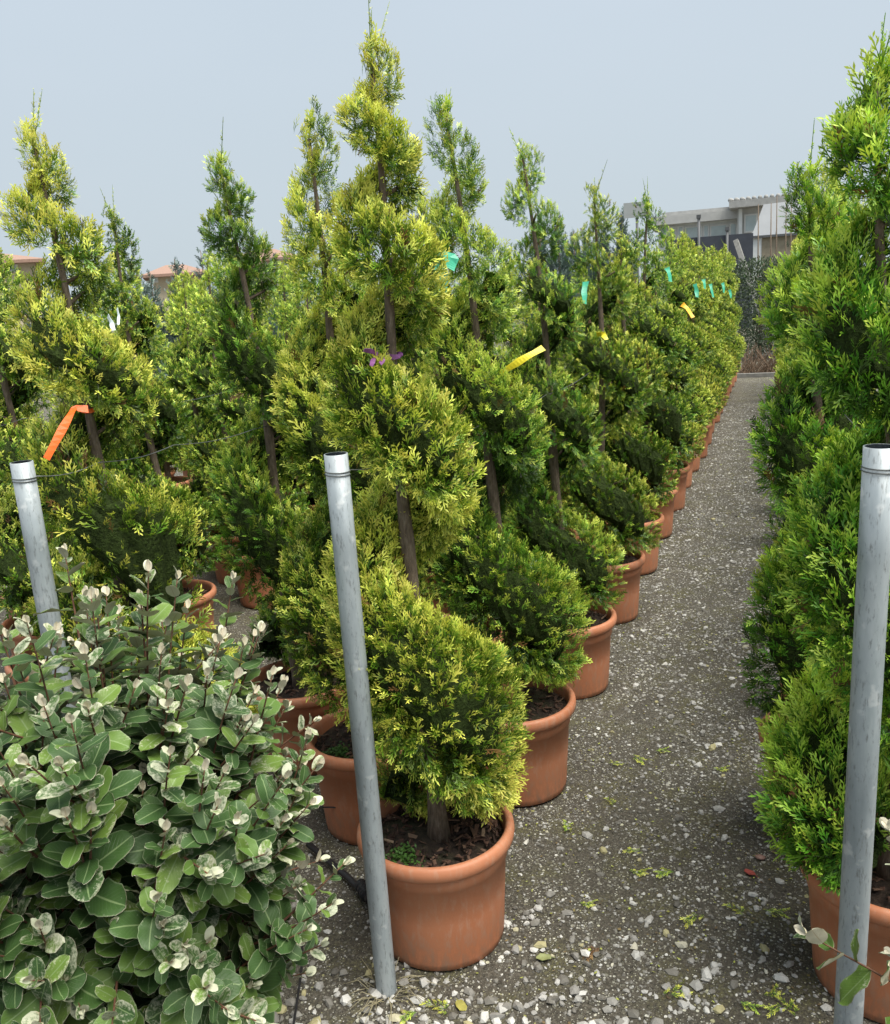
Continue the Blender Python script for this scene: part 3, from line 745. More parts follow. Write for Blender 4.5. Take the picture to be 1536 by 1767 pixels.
for k, Y in enumerate([6.88, 7.62, 8.33, 9.0, 9.75, 10.5, 11.25, 12.0, 12.75, 13.5, 14.25, 15.0, 15.75]):
    FAR[k] = generic(-.84, Y, ORD[k]+' spiral conifer along the path after the wide green-ribboned one'+(', amber tape' if k == 0 else ''), 'far path-side spiral conifers', i=(k*2) % 5 if k else 1, sc=(.93, 1.05), jit=.18)
for k, Y in enumerate([4.02, 4.8, 5.6, 6.4, 7.2, 8.0, 8.8, 9.6, 10.4, 11.2, 12.0, 12.8, 13.6]):
    generic(-1.26, Y, 'spiral conifer in the middle row of the bed beside the gravel path, mostly hidden', 'middle-row spiral conifers', sc=(.70, .84))
for k, Y in enumerate([3.45, 4.25, 5.05, 5.85, 6.65, 7.45, 8.25, 9.05, 10.0, 11.0]):
    generic(-1.68, Y, 'spiral conifer in the rear row of the bed, its top showing behind the others', 'rear-row spiral conifers', sc=(.72, .88))
for X, ys_ in ((-2.87, [2.72, 4.38, 5.2, 6.0, 6.8, 7.6, 8.4]), (-3.29, [3.12, 3.95, 4.78, 5.6, 6.4, 7.2, 8.0]), (-3.71, [3.5, 4.3, 5.1, 5.9, 6.7])):
    for k, Y in enumerate(ys_):
        generic(X, Y, ORD[k]+' spiral conifer in the front row of the bed across the second path' if X == -2.87 else 'spiral conifer in a back row of the bed across the second path', 'spiral conifers across the second path')
for X, ys_ in ((-4.9, [4.6, 5.4, 6.2, 7.0, 7.8]), (-5.4, [5.0, 5.8, 6.6, 7.4])):
    for Y in ys_:
        generic(X, Y, 'small spiral conifer in the farthest bed towards the tiled houses', 'spiral conifers in the farthest bed', sc=(.85, .98))
for k, Y in enumerate([4.32, 5.12, 5.95, 6.75, 7.55, 8.4, 9.2, 10.0, 10.8, 11.6, 12.4, 13.2, 14.0, 14.8]):
    generic(.24, Y, ORD[(k+3)]+' spiral conifer counted from the upright galvanised post across the path' if k < 5 else 'spiral conifer in the far end of the row that starts at the upright post', 'spiral conifers across the gravel path')
for Y in [2.4, 3.2, 4.0]:
    generic(.68, Y, 'spiral conifer in the second row behind the upright galvanised post', 'second-row spiral conifers across the gravel path')

# ribbons and tapes tied to trunks (parts of their trees)
def trunk_ribbon(key, zpix, pts_px, width, matkey, label, seed=0, zoff=0, name='ribbon', toward=.05):
    t, ax, X, Y = HEROES[key] if isinstance(key, str) else (key, None, key.location.x, key.location.y)
    dpt = project(np.array([X, Y, 1.4]))[1]-toward
    pts = [at_depth(x, y, dpt-.02*k) for k, (x, y) in enumerate(pts_px)]
    pts = [p-np.array(t.location) for p in pts]
    o = obj(name, ribbon(pts, width, matkey, seed), t); o['label'] = label; return o
def trunk_wrap(key, xy, matkey):
    t, ax, X, Y = HEROES[key]
    z = z_at(X, Y, xy[1]); c = ax(np.array([z]))[0]; c[2] = z
    a = np.linspace(0, TAU*1.1, 14); ring = c+np.stack([.02*np.cos(a), .02*np.sin(a), .003*np.sin(a*2)], -1)
    o = obj('ribbon', ribbon(ring, .014, matkey, 3, .1), t); return c
trunk_wrap('C1', (147, 705), 'orange')
trunk_ribbon('C1', 0, [(152, 706), (128, 704), (118, 722), (98, 758), (80, 792)], .022, 'orange', 'long bright orange tape hanging to one side', 1, toward=.16)
trunk_wrap('A1', (652, 612), 'purple')
for k, pts in enumerate([[(652, 612), (642, 606), (628, 604)], [(650, 614), (644, 622), (640, 632)], [(654, 614), (662, 620), (656, 628)]]):
    trunk_ribbon('A1', 0, pts, .012, 'purple', 'short purple tie knotted on the trunk', k, toward=.11)
trunk_ribbon('A2', 0, [(750, 452), (764, 440), (782, 446), (776, 464)], .040, 'green', 'green ribbon bow', 4, toward=.24)
trunk_ribbon('A2', 0, [(752, 455), (762, 470), (765, 505)], .040, 'green', 'hanging end of the green bow', 5, toward=.24)
trunk_ribbon('A3', 0, [(938, 600), (905, 618), (864, 644)], .030, 'yellow', 'yellow tape sticking out sideways', 6, toward=.28)
trunk_ribbon('A4', 0, [(1011, 486), (1008, 503), (1009, 524)], .032, 'green', 'green ribbon hanging down', 7, toward=.26)
trunk_ribbon('A4', 0, [(1030, 577), (1040, 576), (1047, 586)], .026, 'yellow', 'short yellow tape', 8, toward=.28)
trunk_ribbon('A6', 0, [(1151, 462), (1155, 472), (1157, 486)], .036, 'green', 'green ribbon hanging near the top', 9, toward=.28)
trunk_ribbon(FAR[0], 0, [(1177, 525), (1186, 532), (1196, 548)], .040, 'amber', 'amber yellow tape', 10, toward=.30)
for k, (i, pts) in enumerate([(1, [(1199, 490), (1202, 500), (1203, 513)]), (2, [(1214, 482), (1216, 490), (1216, 498)]), (3, [(1226, 490), (1228, 500), (1231, 513)]), (4, [(1247, 488), (1249, 495), (1249, 505)]), (5, [(1259, 500), (1261, 507), (1261, 514)])]):
    trunk_ribbon(FAR[i], 0, pts, .034, 'green', 'green ribbon hanging near the top', 12+k, toward=.30)
trunk_ribbon('D3', 0, [(186, 545), (192, 556), (196, 570)], .024, 'white', 'clear plastic label', 18, .0, 'plant_label', toward=.28)
trunk_ribbon('D3', 0, [(202, 532), (205, 545), (204, 560)], .014, 'white', 'clear plastic label', 19, .0, 'plant_label', toward=.28)

# ------------------------------------------------------------------ posts and wires
def post(base, top, rad, label):
    base = np.array(base, float); top = np.array(top, float)
    t = empty('support_post', (base[0], base[1], 0)); tag(t, label, 'post', 'galvanised support posts')
    b = base.copy(); b[2] = -.12; d = top-b; n = 24
    pts = b+np.linspace(0, 1, 8)[:, None]*d
    V, F = tube(pts-np.array([base[0], base[1], 0]), rad, n, cap=False)
    # wall thickness and open end at the top
    ax_ = unit(d); Vi, Fi = tube(np.array([top, top-ax_*.10])-np.array([base[0], base[1], 0]), rad*.90, n, cap=False)
    parts = [(V, F), (Vi, Fi)]
    Vm, Fm = merge(parts); k = len(V)-n; k2 = len(V)
    # join outer and inner top loops by nearest angle
    off = np.argmin(np.linalg.norm(Vm[k2:k2+n]-Vm[k], axis=1))
    step = 1 if np.linalg.norm(Vm[k2+(off+1) % n]-Vm[k+1]) < np.linalg.norm(Vm[k2+(off-1) % n]-Vm[k+1]) else -1
    j = np.arange(n)
    Fm.append(np.stack([k+j, k+(j+1) % n, k2+(off+step*(j+1)) % n, k2+(off+step*j) % n], -1))
    obj('tube', make_mesh('post_tube', Vm, Fm, M['galv'], smooth=True), t)
    # a turn of wire below the top
    c = top-ax_*.036; u = unit(np.cross(ax_, [0, 1.0, 0])); v = np.cross(ax_, u); a = np.linspace(0, TAU*1.6, 44)
    ring = c+(rad+.0012)*(np.outer(np.cos(a), u)+np.outer(np.sin(a), v))-ax_*(.007*a/TAU)[:, None]
    tail = ring[-1]+np.outer(np.linspace(0, 1, 6)[1:], u*.02-ax_*.012)+np.outer(np.sin(np.linspace(0, 3, 6)[1:])*.006, v)
    V, F = tube(np.concatenate([ring, tail])-np.array([base[0], base[1], 0]), .0013, 6)
    obj('wire_wrap', make_mesh('wire_wrap', V, F, M['wire'], smooth=True), t)
    return top-ax_*.04
def ppost(top_px, base_px, zt, rad, label, base=None):
    b = at_z(*base_px, 0) if base is None else np.array(base)
    tp = at_z(*top_px, zt)
    return post(b, tp, rad, label)
_b = at_z(667, 1708, 0)
PA = ppost((579.5, 783), (667, 1708), 1.385, .0262, 'leaning galvanised post beside the golden conifer with the purple tie', _b)
tl = at_z(37, 797, 1.385); PC = post((tl[0]+.005, tl[1]-.01, 0), tl, .0262, 'galvanised post rising behind the silvery-leaved shrub, wire wound round its top')
tr = at_z(1519, 770, 1.385); PR = post((tr[0]-.012, tr[1]+.0, 0), tr, .0285, 'upright galvanised post in front of the lush yellow-green spiral conifer')

def wire(pts, label, rad=.0013, name='support_wire', mat='wire', cat='wire', sag=.012):
    P_ = []
    for a, b in zip(pts[:-1], pts[1:]):
        s = np.linspace(0, 1, 9)[:-1]; q = np.array(a)+(np.array(b)-np.array(a))*s[:, None]; q[:, 2] -= sag*np.sin(s*math.pi); P_.append(q)
    P_ = np.concatenate(P_+[np.array([pts[-1]])])
    V, F = tube(P_, rad, 6); o = obj(name, make_mesh(name, V, F, M[mat], smooth=True)); tag(o, label, cat, 'support wires' if cat == 'wire' else None); return o
wire([PA+np.array([.0, .026, 0]), (-.868, 1.965, 1.33), (-.868, 2.75, 1.31), (-.86, 3.43, 1.30), (-.86, 4.33, 1.30), (-.86, 5.95, 1.30), (-.86, 8, 1.3), (-.86, 15.9, 1.3)], 'thin steel wire along the path-side row from the leaning post')
wire([PC+np.array([.01, .024, 0]), tuple(at_y(170, 798, 1.83)), tuple(at_y(300, 768, 2.2)), tuple(at_y(440, 740, 2.62)), (-1.7, 3.45, 1.31), (-1.7, 5.0, 1.31), (-1.7, 11, 1.3)], 'thin steel wire from the post behind the silvery shrub')
wire([tuple(at_y(-60, 742, 2.6)), tuple(at_y(40, 722, 2.72)), tuple(at_y(130, 703, 3.0)), (-2.88, 3.53, 1.28), (-2.88, 4.4, 1.28), (-2.88, 8.3, 1.28)], 'thin steel wire along the bed across the second path')
wire([PR+np.array([0, .028, 0]), (.22, 2.08, 1.33), (.17, 2.7, 1.31), (.22, 3.5, 1.3), (.24, 8, 1.3), (.24, 14.8, 1.3)], 'thin steel wire from the upright post across the path')

# drip irrigation
h0 = at_z(628, 1560, .02); 
hp = [h0+np.array([-.30, .22, 0]), h0+np.array([-.10, .10, 0]), h0+np.array([.0, .02, .012]), h0+np.array([.03, -.01, .012])]
drip = empty('drip_hose', (h0[0], h0[1], 0)); tag(drip, 'black drip hose with ribbed end fitting on the gravel beside the leaning post', 'hose')
V, F = tube(np.array(hp)-np.array([h0[0], h0[1], 0]), .010, 10); obj('hose_pipe', make_mesh('hose_pipe', V, F, M['black'], smooth=True), drip)
dirv = unit(hp[3]-hp[2]); pts, rad = [], []
for i in range(30):
    s = i/29*.085-.05; pts.append(hp[2]+np.array([0, 0, .008])+dirv*s); rad.append((.0205 if (i//3) % 2 else .0175) if i < 22 else .0135)
V, F = tube(np.array(pts)-np.array([h0[0], h0[1], 0]), rad, 14); obj('end_fitting', make_mesh('end_fitting', V, F, M['black'], smooth=False), drip)
wire([tuple(at_z(520, 1388, .12)), tuple(at_z(560, 1393, .12)), tuple(at_z(625, 1394, .14))], 'thin black drip tube crossing the pot behind the leaning post', .0024, 'drip_tube', 'black', 'tube', .0)
wire([tuple(at_z(522, 1610, .004)), tuple(at_z(520, 1680, .004)), tuple(at_z(505, 1780, .004)), tuple(at_z(490, 1900, .004))], 'thin black drip tube lying on the pebbles by the silvery shrub', .003, 'drip_tube', 'black', 'tube', .0)

# ------------------------------------------------------------------ silvery shrubs in front
def leaf_mesh(name, seed, young, length, width, nu=7, nv=11):
    r = np.random.default_rng(seed)
    us = np.linspace(-1, 1, nu); vs = (1-np.cos(np.linspace(0, math.pi, nv)))/2
    U, Vv = np.meshgrid(us, vs, indexing='ij')
    prof = np.sqrt(np.clip(1-np.abs(2*Vv**(.92+.14*r.random())-1)**2.3, 0, 1)); prof[:, 0] = .05; prof[:, -1] = .06
    wav = 1+.05*np.sin(Vv*19+r.uniform(0, 6))*np.abs(U)
    x = U*prof*wav*width/2; y = Vv*length
    fold = r.uniform(.05, .30); curl = r.uniform(-.06, .20); wv = r.uniform(.02, .07)
    z = fold*np.abs(x)-curl*length*(Vv**2)+wv*width*np.sin(Vv*11+r.uniform(0, 6))*np.abs(U)**1.5*np.sign(U+.01)
    x = x+r.uniform(-.06, .06)*length*np.sin(Vv*2.5)
    top = np.stack([x, y, z], -1).reshape(-1, 3); bot = top-np.array([0, 0, .012*length])
    i, j = np.meshgrid(np.arange(nu-1), np.arange(nv-1), indexing='ij'); a = (i*nv+j).reshape(-1)
    Ft = np.concatenate([np.stack([a, a+nv, a+nv+1], -1), np.stack([a, a+nv+1, a+1], -1)]); k = len(top); Fb = Ft[:, ::-1]+k
    # petiole
    vp, fp = tube(np.array([[0, -.010, -.004], [0, -.003, 0], [0, .004, 0.0]]), .0011, 5, cap=False)
    fp = [np.concatenate([fp[0][:, [0, 1, 2]], fp[0][:, [0, 2, 3]]])]
    V, F = merge([(np.concatenate([top, bot]), np.concatenate([Ft, Fb])), (vp, fp)])
    ca = np.ones((len(V), 4)); ca[:, 0] = young; ca[:, 1] = r.random()
    uv = np.zeros((len(V), 2)); g = np.stack([U, Vv], -1).reshape(-1, 2); uv[:k] = g; uv[k:2*k] = g; uv[2*k:] = (.5, .5)
    mi = np.concatenate([np.zeros(len(Ft)), np.ones(len(Fb)), np.full(len(fp[0]), 2)])
    return V, F[0], ca, uv, mi
LEAF_MATS = [M['leaf_top'], M['leaf_under'], M['stem']]
def leaf_kinds(**q):
    K = {'old': [], 'mid': [], 'new': []}
    for i in range(9): K['old'].append(leaf_mesh('leaf', 500+i, [.0, .05, .12, .0, .16, .0, .07, .22, .02][i], 1.0, [.62, .68, .58, .72, .60, .66, .56, .70, .63][i], **q))
    for i in range(6): K['mid'].append(leaf_mesh('leaf', 600+i, [.20, .34, .26, .42, .14, .30][i], 1.0, [.60, .68, .56, .72, .64, .58][i], **q))
    for i in range(5): K['new'].append(leaf_mesh('leaf', 700+i, [.70, .9, .6, .8, .5][i], 1.0, [.54, .60, .48, .64, .58][i], **q))
    return K
KINDS = leaf_kinds(); KINDS_LO = leaf_kinds(nu=4, nv=7)
LEAF_ME = {k: [make_mesh('leaf', v, f, LEAF_MATS, smooth=True, matidx=mi, colattr=ca, uv=uv) for v, f, ca, uv, mi in lst] for k, lst in KINDS.items()}

def shrub(base, shoots, label, seed, pot_rad, pot_h, single_max, lscale=1.0):
    """shoots: list of polylines (k,3) in world space ending at the shoot tip; leaves alternate along the outer part"""
    r = np.random.default_rng(seed)
    t = empty('silverberry_shrub', (base[0], base[1], 0)); tag(t, label, 'shrub')
    b0 = np.array([base[0], base[1], 0.0])
    V, F = lathe([(0, .003), (pot_rad*.82, .003), (pot_rad*.84, .01), (pot_rad*.97, pot_h-.03), (pot_rad*1.03, pot_h-.028), (pot_rad*1.04, pot_h), (pot_rad*.99, pot_h), (pot_rad*.95, pot_h-.03), (0, pot_h-.03)], 40)
    obj('pot', make_mesh('black_pot', V, F, M['black'], smooth=True), t)
    leaves = []
    for s in shoots:
        s = np.asarray(s, float); seg = np.linalg.norm(np.diff(s, axis=0), axis=1); cum = np.concatenate([[0], np.cumsum(seg)]); Ln = cum[-1]
        k = 14; q = np.linspace(0, Ln, k); c = np.stack([np.interp(q, cum, s[:, i]) for i in range(3)], -1)
        # smooth
        for _ in range(3): c[1:-1] = (c[:-2]+2*c[1:-1]+c[2:])/4
        V, F = tube(c-b0, np.linspace(.0048 if Ln > .3 else .0030, .0012, k), 6)
        obj('stem', make_mesh('stem', V, F, M['stem'], smooth=True), t)
        tg = unit(np.gradient(c, axis=0)); d = 0.0; ang = r.uniform(0, TAU); leafed = min(Ln*.92, .29)
        while d < leafed:
            pos = Ln-d; f = np.interp(pos, q, np.arange(k)); i = int(min(k-1, round(f)))
            p = np.array([np.interp(pos, q, c[:, j]) for j in range(3)]); td = tg[i]
            fr = d/.20
            u = unit(np.cross(td, [.3, .2, 1.0])); v = np.cross(td, u); rad = math.cos(ang)*u+math.sin(ang)*v
            open_ = min(1, .48+fr*1.2); out_v = unit(p-np.array([base[0], base[1], .55]))
            dr = unit(rad*open_+td*(1.05-.75*open_)+np.array([0, 0, .10])+r.normal(0, .13, 3))
            ln = (.024+.050*min(1, fr*1.5))*r.uniform(.7, 1.2)*lscale
            nrm = td*.7-rad*.15+np.array([0, 0, .75])+out_v*.65+r.normal(0, .28, 3)
            kind = 'new' if d < .011 else ('mid' if d < .042+r.uniform(-.03, .03) else 'old')
            leaves.append((p, dr, nrm, ln, kind, int(r.integers(0, 99))))
            ang += 2.4+r.normal(0, .2); d += (.011+.014*min(1, fr*1.6))*lscale
        # the folded pair of tiny leaves at the very tip
        for sgn in (0, 1.9):
            rad = unit(np.cross(tg[-1], [.5, .1+sgn, .4])); leaves.append((c[-1], unit(tg[-1]+.3*rad), rad, .020*r.uniform(.8, 1.2), 'new', int(r.integers(0, 99))))
    # biggest in the picture as single leaves, the rest together
    P_ = np.array([l[0] for l in leaves]); px, dz = project(P_)
    inside = (px[:, 0] > -30) & (px[:, 0] < IMG_W+30) & (px[:, 1] > 800) & (px[:, 1] < IMG_H+30)
    ctr = np.mean(P_, axis=0); vis = (ctr-P_)@FWD+.35*(P_[:, 2]-ctr[2])
    score = np.where(inside, vis*3+np.array([l[3] for l in leaves])*8, -99)
    order = np.argsort(-score); single = set(order[:single_max].tolist())
    Vs, Fs, Cs, Us, Ms, off = [], [], [], [], [], 0
    for n_, (p, dr, nrm, ln, kind, ri) in enumerate(leaves):
        dr = unit(dr); nz = unit(nrm-dr*(nrm@dr)); sx = np.cross(dr, nz)
        if n_ in single:
            me = LEAF_ME[kind][ri % len(LEAF_ME[kind])]
            o = obj('leaf', me, t)
            mm = Matrix.Identity(4)
            for i in range(3): mm[i][0], mm[i][1], mm[i][2], mm[i][3] = sx[i]*ln, dr[i]*ln, nz[i]*ln, p[i]-b0[i]
            o.matrix_local = mm
        else:
            v, f, ca, uv, mi = KINDS_LO[kind][ri % len(KINDS[kind])]
            Vs.append((p-b0)+ln*(v[:, 0:1]*sx+v[:, 1:2]*dr+v[:, 2:3]*nz)); Fs.append(f+off); off += len(v)
            Cs.append(ca); Us.append(uv); Ms.append(mi)
    if Vs:
        o = obj('foliage', make_mesh('foliage', np.concatenate(Vs), np.concatenate(Fs), LEAF_MATS, smooth=True, matidx=np.concatenate(Ms), colattr=np.concatenate(Cs), uv=np.concatenate(Us)), t)
        o['kind'] = 'stuff'
    return t

def bush_shoots(base, ctr, rad, n, seed, zmin=.1):
    r = np.random.default_rng(seed); out = []
    ga = math.pi*(3-5**.5)
    for i in range(n):
        u = 1-(i+.5)/n*1.55; th = i*ga+r.normal(0, .2)
        s = math.sqrt(max(0, 1-u*u)); d = np.array([s*math.cos(th), s*math.sin(th), u])
        e = np.array(ctr)+d*np.array(rad)*r.uniform(.80, 1.06)
        if e[2] < zmin: continue
        b = np.array([base[0]+r.normal(0, .03), base[1]+r.normal(0, .03), .25])
        mid = b*.45+e*.55+np.array([d[0]*.03, d[1]*.03, .06])
        pre = e-unit(d*.75+np.array([0, 0, .65]))*.16
        out.append([b, mid*.6+pre*.4, pre, e])
        for _ in range(1 if r.random() < .75 else 2):            # side shoot
            dd = unit(d+r.normal(0, .55, 3)+np.array([0, 0, .35])); st = pre*.6+mid*.4
            out.append([st, st+dd*.08+np.array([0, 0, .01]), st+dd*r.uniform(.15, .21)+np.array([0, 0, .03])])
    return out
SB = (-1.20, 1.20)
sh = bush_shoots(SB, (-1.20, 1.20, .70), (.43, .43, .56), 104, 11)+bush_shoots(SB, (-1.20, 1.18, .62), (.30, .30, .34), 44, 14)
# tall leading shoots that break the outline
for (bx, by), (tx, ty), zt in (((100, 1080), (112, 955), 1.20), ((360, 1130), (402, 1000), 1.10), ((480, 1190), (470, 1165), 1.02), ((505, 1320), (530, 1275), .88)):
    e = at_z(tx, ty, zt); b = at_z(bx, by, zt-.20)
    b = np.array([SB[0]*.25+e[0]*.75, SB[1]*.25+e[1]*.75, zt-.24])
    sh.append([np.array([SB[0], SB[1], .5])*.4+b*.6, b, (b+e)/2, e])
shrub(SB, sh, 'dense silvery-green broadleaf shrub with oval leaves in front of the post', 5, .20, .30, 300)
SB2 = (.60, 1.22)
r_ = np.random.default_rng(3)
tipA = at_z(1392, 1612, .62); midA = at_z(1490, 1668, .60); outA = at_z(1600, 1720, .58)
sh2 = [[np.array([.60, 1.22, .3]), outA, midA, tipA]]
for px_, zz in (((1538, 1432), .80), ((1560, 1500), .74), ((1545, 1650), .62), ((1580, 1330), .86), ((1570, 1590), .70)):
    e = at_z(*px_, zz); e2 = np.array([.60, 1.22, .45]); sh2.append([np.array([.6, 1.22, .28]), e2*.6+e*.4, e2*.25+e*.75, e])
sh2 += bush_shoots(SB2, (.72, 1.22, .60), (.32, .38, .40), 26, 12)
shrub(SB2, sh2, 'silvery-leaved shrub branch reaching in front of the upright galvanised post', 9, .20, .30, 60, 1.15)

# ------------------------------------------------------------------ litter on the path
r = np.random.default_rng(77)
def clipping_mesh(seed, matname, n=7):
    r = np.random.default_rng(seed); k = n; tt = np.linspace(0, 1, k)
    roots = np.stack([.004*np.sin(tt*4), tt*.045, .004+.003*r.random(k)], -1)
    d = unit(np.stack([np.where(np.arange(k) % 2, 1, -1)*.6+r.normal(0, .2, k), np.ones(k), r.normal(.12, .1, k)], -1))
    V, Fq, C = spray_cloud(roots, d, np.tile([0, 0, 1.0], (k, 1))+r.normal(0, .3, (k, 3)), .032*r.uniform(.7, 1.1, k), np.full(k, .8), r.random(k)*.9, SPRAY_MD)
    V[:, 2] = np.maximum(V[:, 2], .001)
    return make_mesh('clipping', V, Fq, M[matname], colattr=C)
M['deadclip'] = conifer_mat('dead_conifer', (.05, .025, .012), (.20, .10, .04), (.34, .22, .09))
CL = [clipping_mesh(1, 'golden'), clipping_mesh(2, 'golden', 5), clipping_mesh(3, 'green', 9)]; CLD = clipping_mesh(4, 'deadclip', 10)
for i, (x, y) in enumerate([(1085, 1512), (1112, 1480), (1165, 1515), (1000, 1570), (1215, 1590), (1318, 1580), (1285, 1590), (1145, 1725), (1275, 1735), (1320, 1728), (1360, 1745), (720, 1750), (775, 1752), (1375, 1762), (975, 1440), (1060, 1395), (1050, 1325), (1130, 1300), (1230, 1330), (1090, 1310)]):
    p = at_z(x, y, 0); o = obj('conifer_clipping', CL[i % 3]); o.location = (p[0], p[1], float(ground_height(p[0], p[1]))+.006); o.rotation_euler = (0, 0, r.uniform(0, TAU)); s = r.uniform(.7, 1.15); o.scale = (s, s, s)
    tag(o, 'small yellow-green conifer clipping lying on the gravel path', 'clipping', 'clippings on the path')
p = at_z(1033, 1640, 0); o = obj('conifer_clipping', CLD); o.location = (p[0], p[1], .006); o.rotation_euler = (0, 0, 2.6); tag(o, 'dry brown conifer clipping lying on the gravel path', 'clipping')
def fallen_leaf(x, y, matc, label, s, rz):
    V, F, ca, uv, mi = leaf_mesh('fallen', int(x), .1, s, s*.6)
    V = V.copy(); V[:, 2] += .012
    p = at_z(x, y, 0); o = obj('fallen_leaf', make_mesh('fallen_leaf', V, F, [matc]*3, smooth=True)); o.location = (p[0], p[1], float(ground_height(p[0], p[1]))-.004); o.rotation_euler = (0, 0, rz); tag(o, label, 'leaf')
fallen_leaf(1303, 1515, plain('red_leaf', (.28, .05, .035), .6), 'small dark red fallen leaf on the path by the lush yellow-green conifer', .035, 1)
fallen_leaf(952, 1662, plain('olive_leaf', (.20, .22, .09), .5), 'olive green fallen leaf on the gravel beside the front pot', .04, 2)
fallen_leaf(790, 1728, plain('yellow_leaf', (.26, .24, .06), .5), 'yellowish fallen leaf between pebbles near the foot of the leaning post', .04, 4)
v = ICO*np.array([.018, .013, .006]); p = at_z(1312, 1482, 0); o = obj('flat_stone', make_mesh('flat_stone', v, ICOF, plain('pink_stone', (.33, .20, .16), .7), smooth=True)); o.location = (p[0], p[1], .006); tag(o, 'flat pinkish stone on the path under the lush conifer', 'stone')
# dry grass tuft round the foot of the leaning post
M['straw'] = plain('dry_grass', (.26, .23, .14), .7)
bl = []
for i in range(46):
    a = r.uniform(0, TAU); l = r.uniform(.03, .11); b = _b+np.array([math.cos(a), math.sin(a), 0])*r.uniform(.025, .05); b[2] = 0
    a2 = a+r.normal(0, .5); e = b+np.array([math.cos(a2), math.sin(a2), 0])*l
    bl.append(tube(np.array([b, (b+e)/2+np.array([0, 0, r.uniform(.008, .03)]), e+np.array([0, 0, .006])]), [.0012, .0010, .0005], 4))
V, F = merge(bl); o = obj('dry_grass', make_mesh('dry_grass', V, F, M['straw'])); tag(o, 'pale dry grass round the foot of the leaning post', kind='stuff')
o['category'] = 'grass'

# ------------------------------------------------------------------ end of the path: kerb, dead brush, big bush
k0 = np.array([-.62, 16.3, 0]); 
V, F = box((-.1, 16.35, .03), (2.2, .07, .08)); M['concrete'] = plain('pale_concrete', (.24, .235, .22), .85, scale=12)
o = obj('kerb', make_mesh('kerb', V, F, M['concrete'])); tag(o, 'low pale kerb board closing the end of the gravel path', kind='structure')
bl = []
for i in range(260):
    b = np.array([r.uniform(-.75, .55), r.uniform(16.6, 17.3), 0.0]); a = r.uniform(0, TAU); l = r.uniform(.15, .6)
    e = b+np.array([math.cos(a)*l*.8, math.sin(a)*l*.4, r.uniform(.05, .55)])
    bl.append(tube(np.array([b, (b+e)/2+r.normal(0, .04, 3), e]), [.008, .006, .003], 4))
V, F = merge(bl); M['deadtwig'] = plain('dead_twigs', (.17, .115, .075), .85, amp=.4)
o = obj('dead_brush', make_mesh('dead_brush', V, F, M['deadtwig'])); tag(o, 'tangle of dry brown twigs behind the kerb at the end of the path', kind='stuff')
o['category'] = 'brush'

def leafy_bush(ctr, rad, n, leaf, mat, seed):
    r = np.random.default_rng(seed); d = unit(r.normal(size=(n, 3)))
    rr = r.random(n)**.22; lump = 1+.16*smoothnoise(d, seed, 4.5)+.07*smoothnoise(d, seed+1, 11)
    p = np.array(ctr)+d*np.array(rad)*(rr*lump)[:, None]
    p = p[p[:, 2] > .05]; n = len(p); d = unit(p-np.array(ctr))
    dd = unit(d+r.normal(0, .6, (n, 3))+np.array([0, 0, .3]))
    s = np.cross(dd, unit(r.normal(size=(n, 3)))); s = unit(s); L_ = leaf*r.uniform(.6, 1.3, n)[:, None]
    V = np.stack([p, p+dd*L_*.5+s*L_*.28, p+dd*L_, p+dd*L_*.5-s*L_*.28], 1).reshape(-1, 3)
    C = np.ones((n, 4, 4)); C[..., 0] = np.array([.4, .8, 1, .8]); C[..., 1] = np.clip(.5+r.normal(0, .25, n), .1, 1)[:, None]; C[..., 2] = (r.random(n)*.97)[:, None]
    return make_mesh('crown', V, np.arange(len(V)).reshape(-1, 4), mat, colattr=C.reshape(-1, 4))
def bush(px, ybase_px, depth, w_, h_, n, leaf, label, seed, name='evergreen_bush', mat='darkleaf'):
    p = at_depth(px, 500, depth); t = empty(name, (p[0], p[1], 0)); tag(t, label, 'bush')
    obj('crown', leafy_bush((0, 0, h_*.52), (w_/2, w_/2, h_*.5), n, leaf, M[mat], seed), t)
    V, F = tube(np.array([[0, 0, -.05], [.02, 0, h_*.3], [0, .02, h_*.7]]), [.05, .04, .015], 7)
    obj('trunk', make_mesh('bush_trunk', V, F, M['bark'], smooth=True), t); return t
bush(1312, 600, 18.5, 1.75, 2.0, 15000, .05, 'large dark evergreen bush at the end of the gravel path', 31)
bush(1425, 600, 19.5, 1.9, 2.2, 9000, .055, 'dark evergreen bush beside the one closing the path, behind the right-hand row', 32)

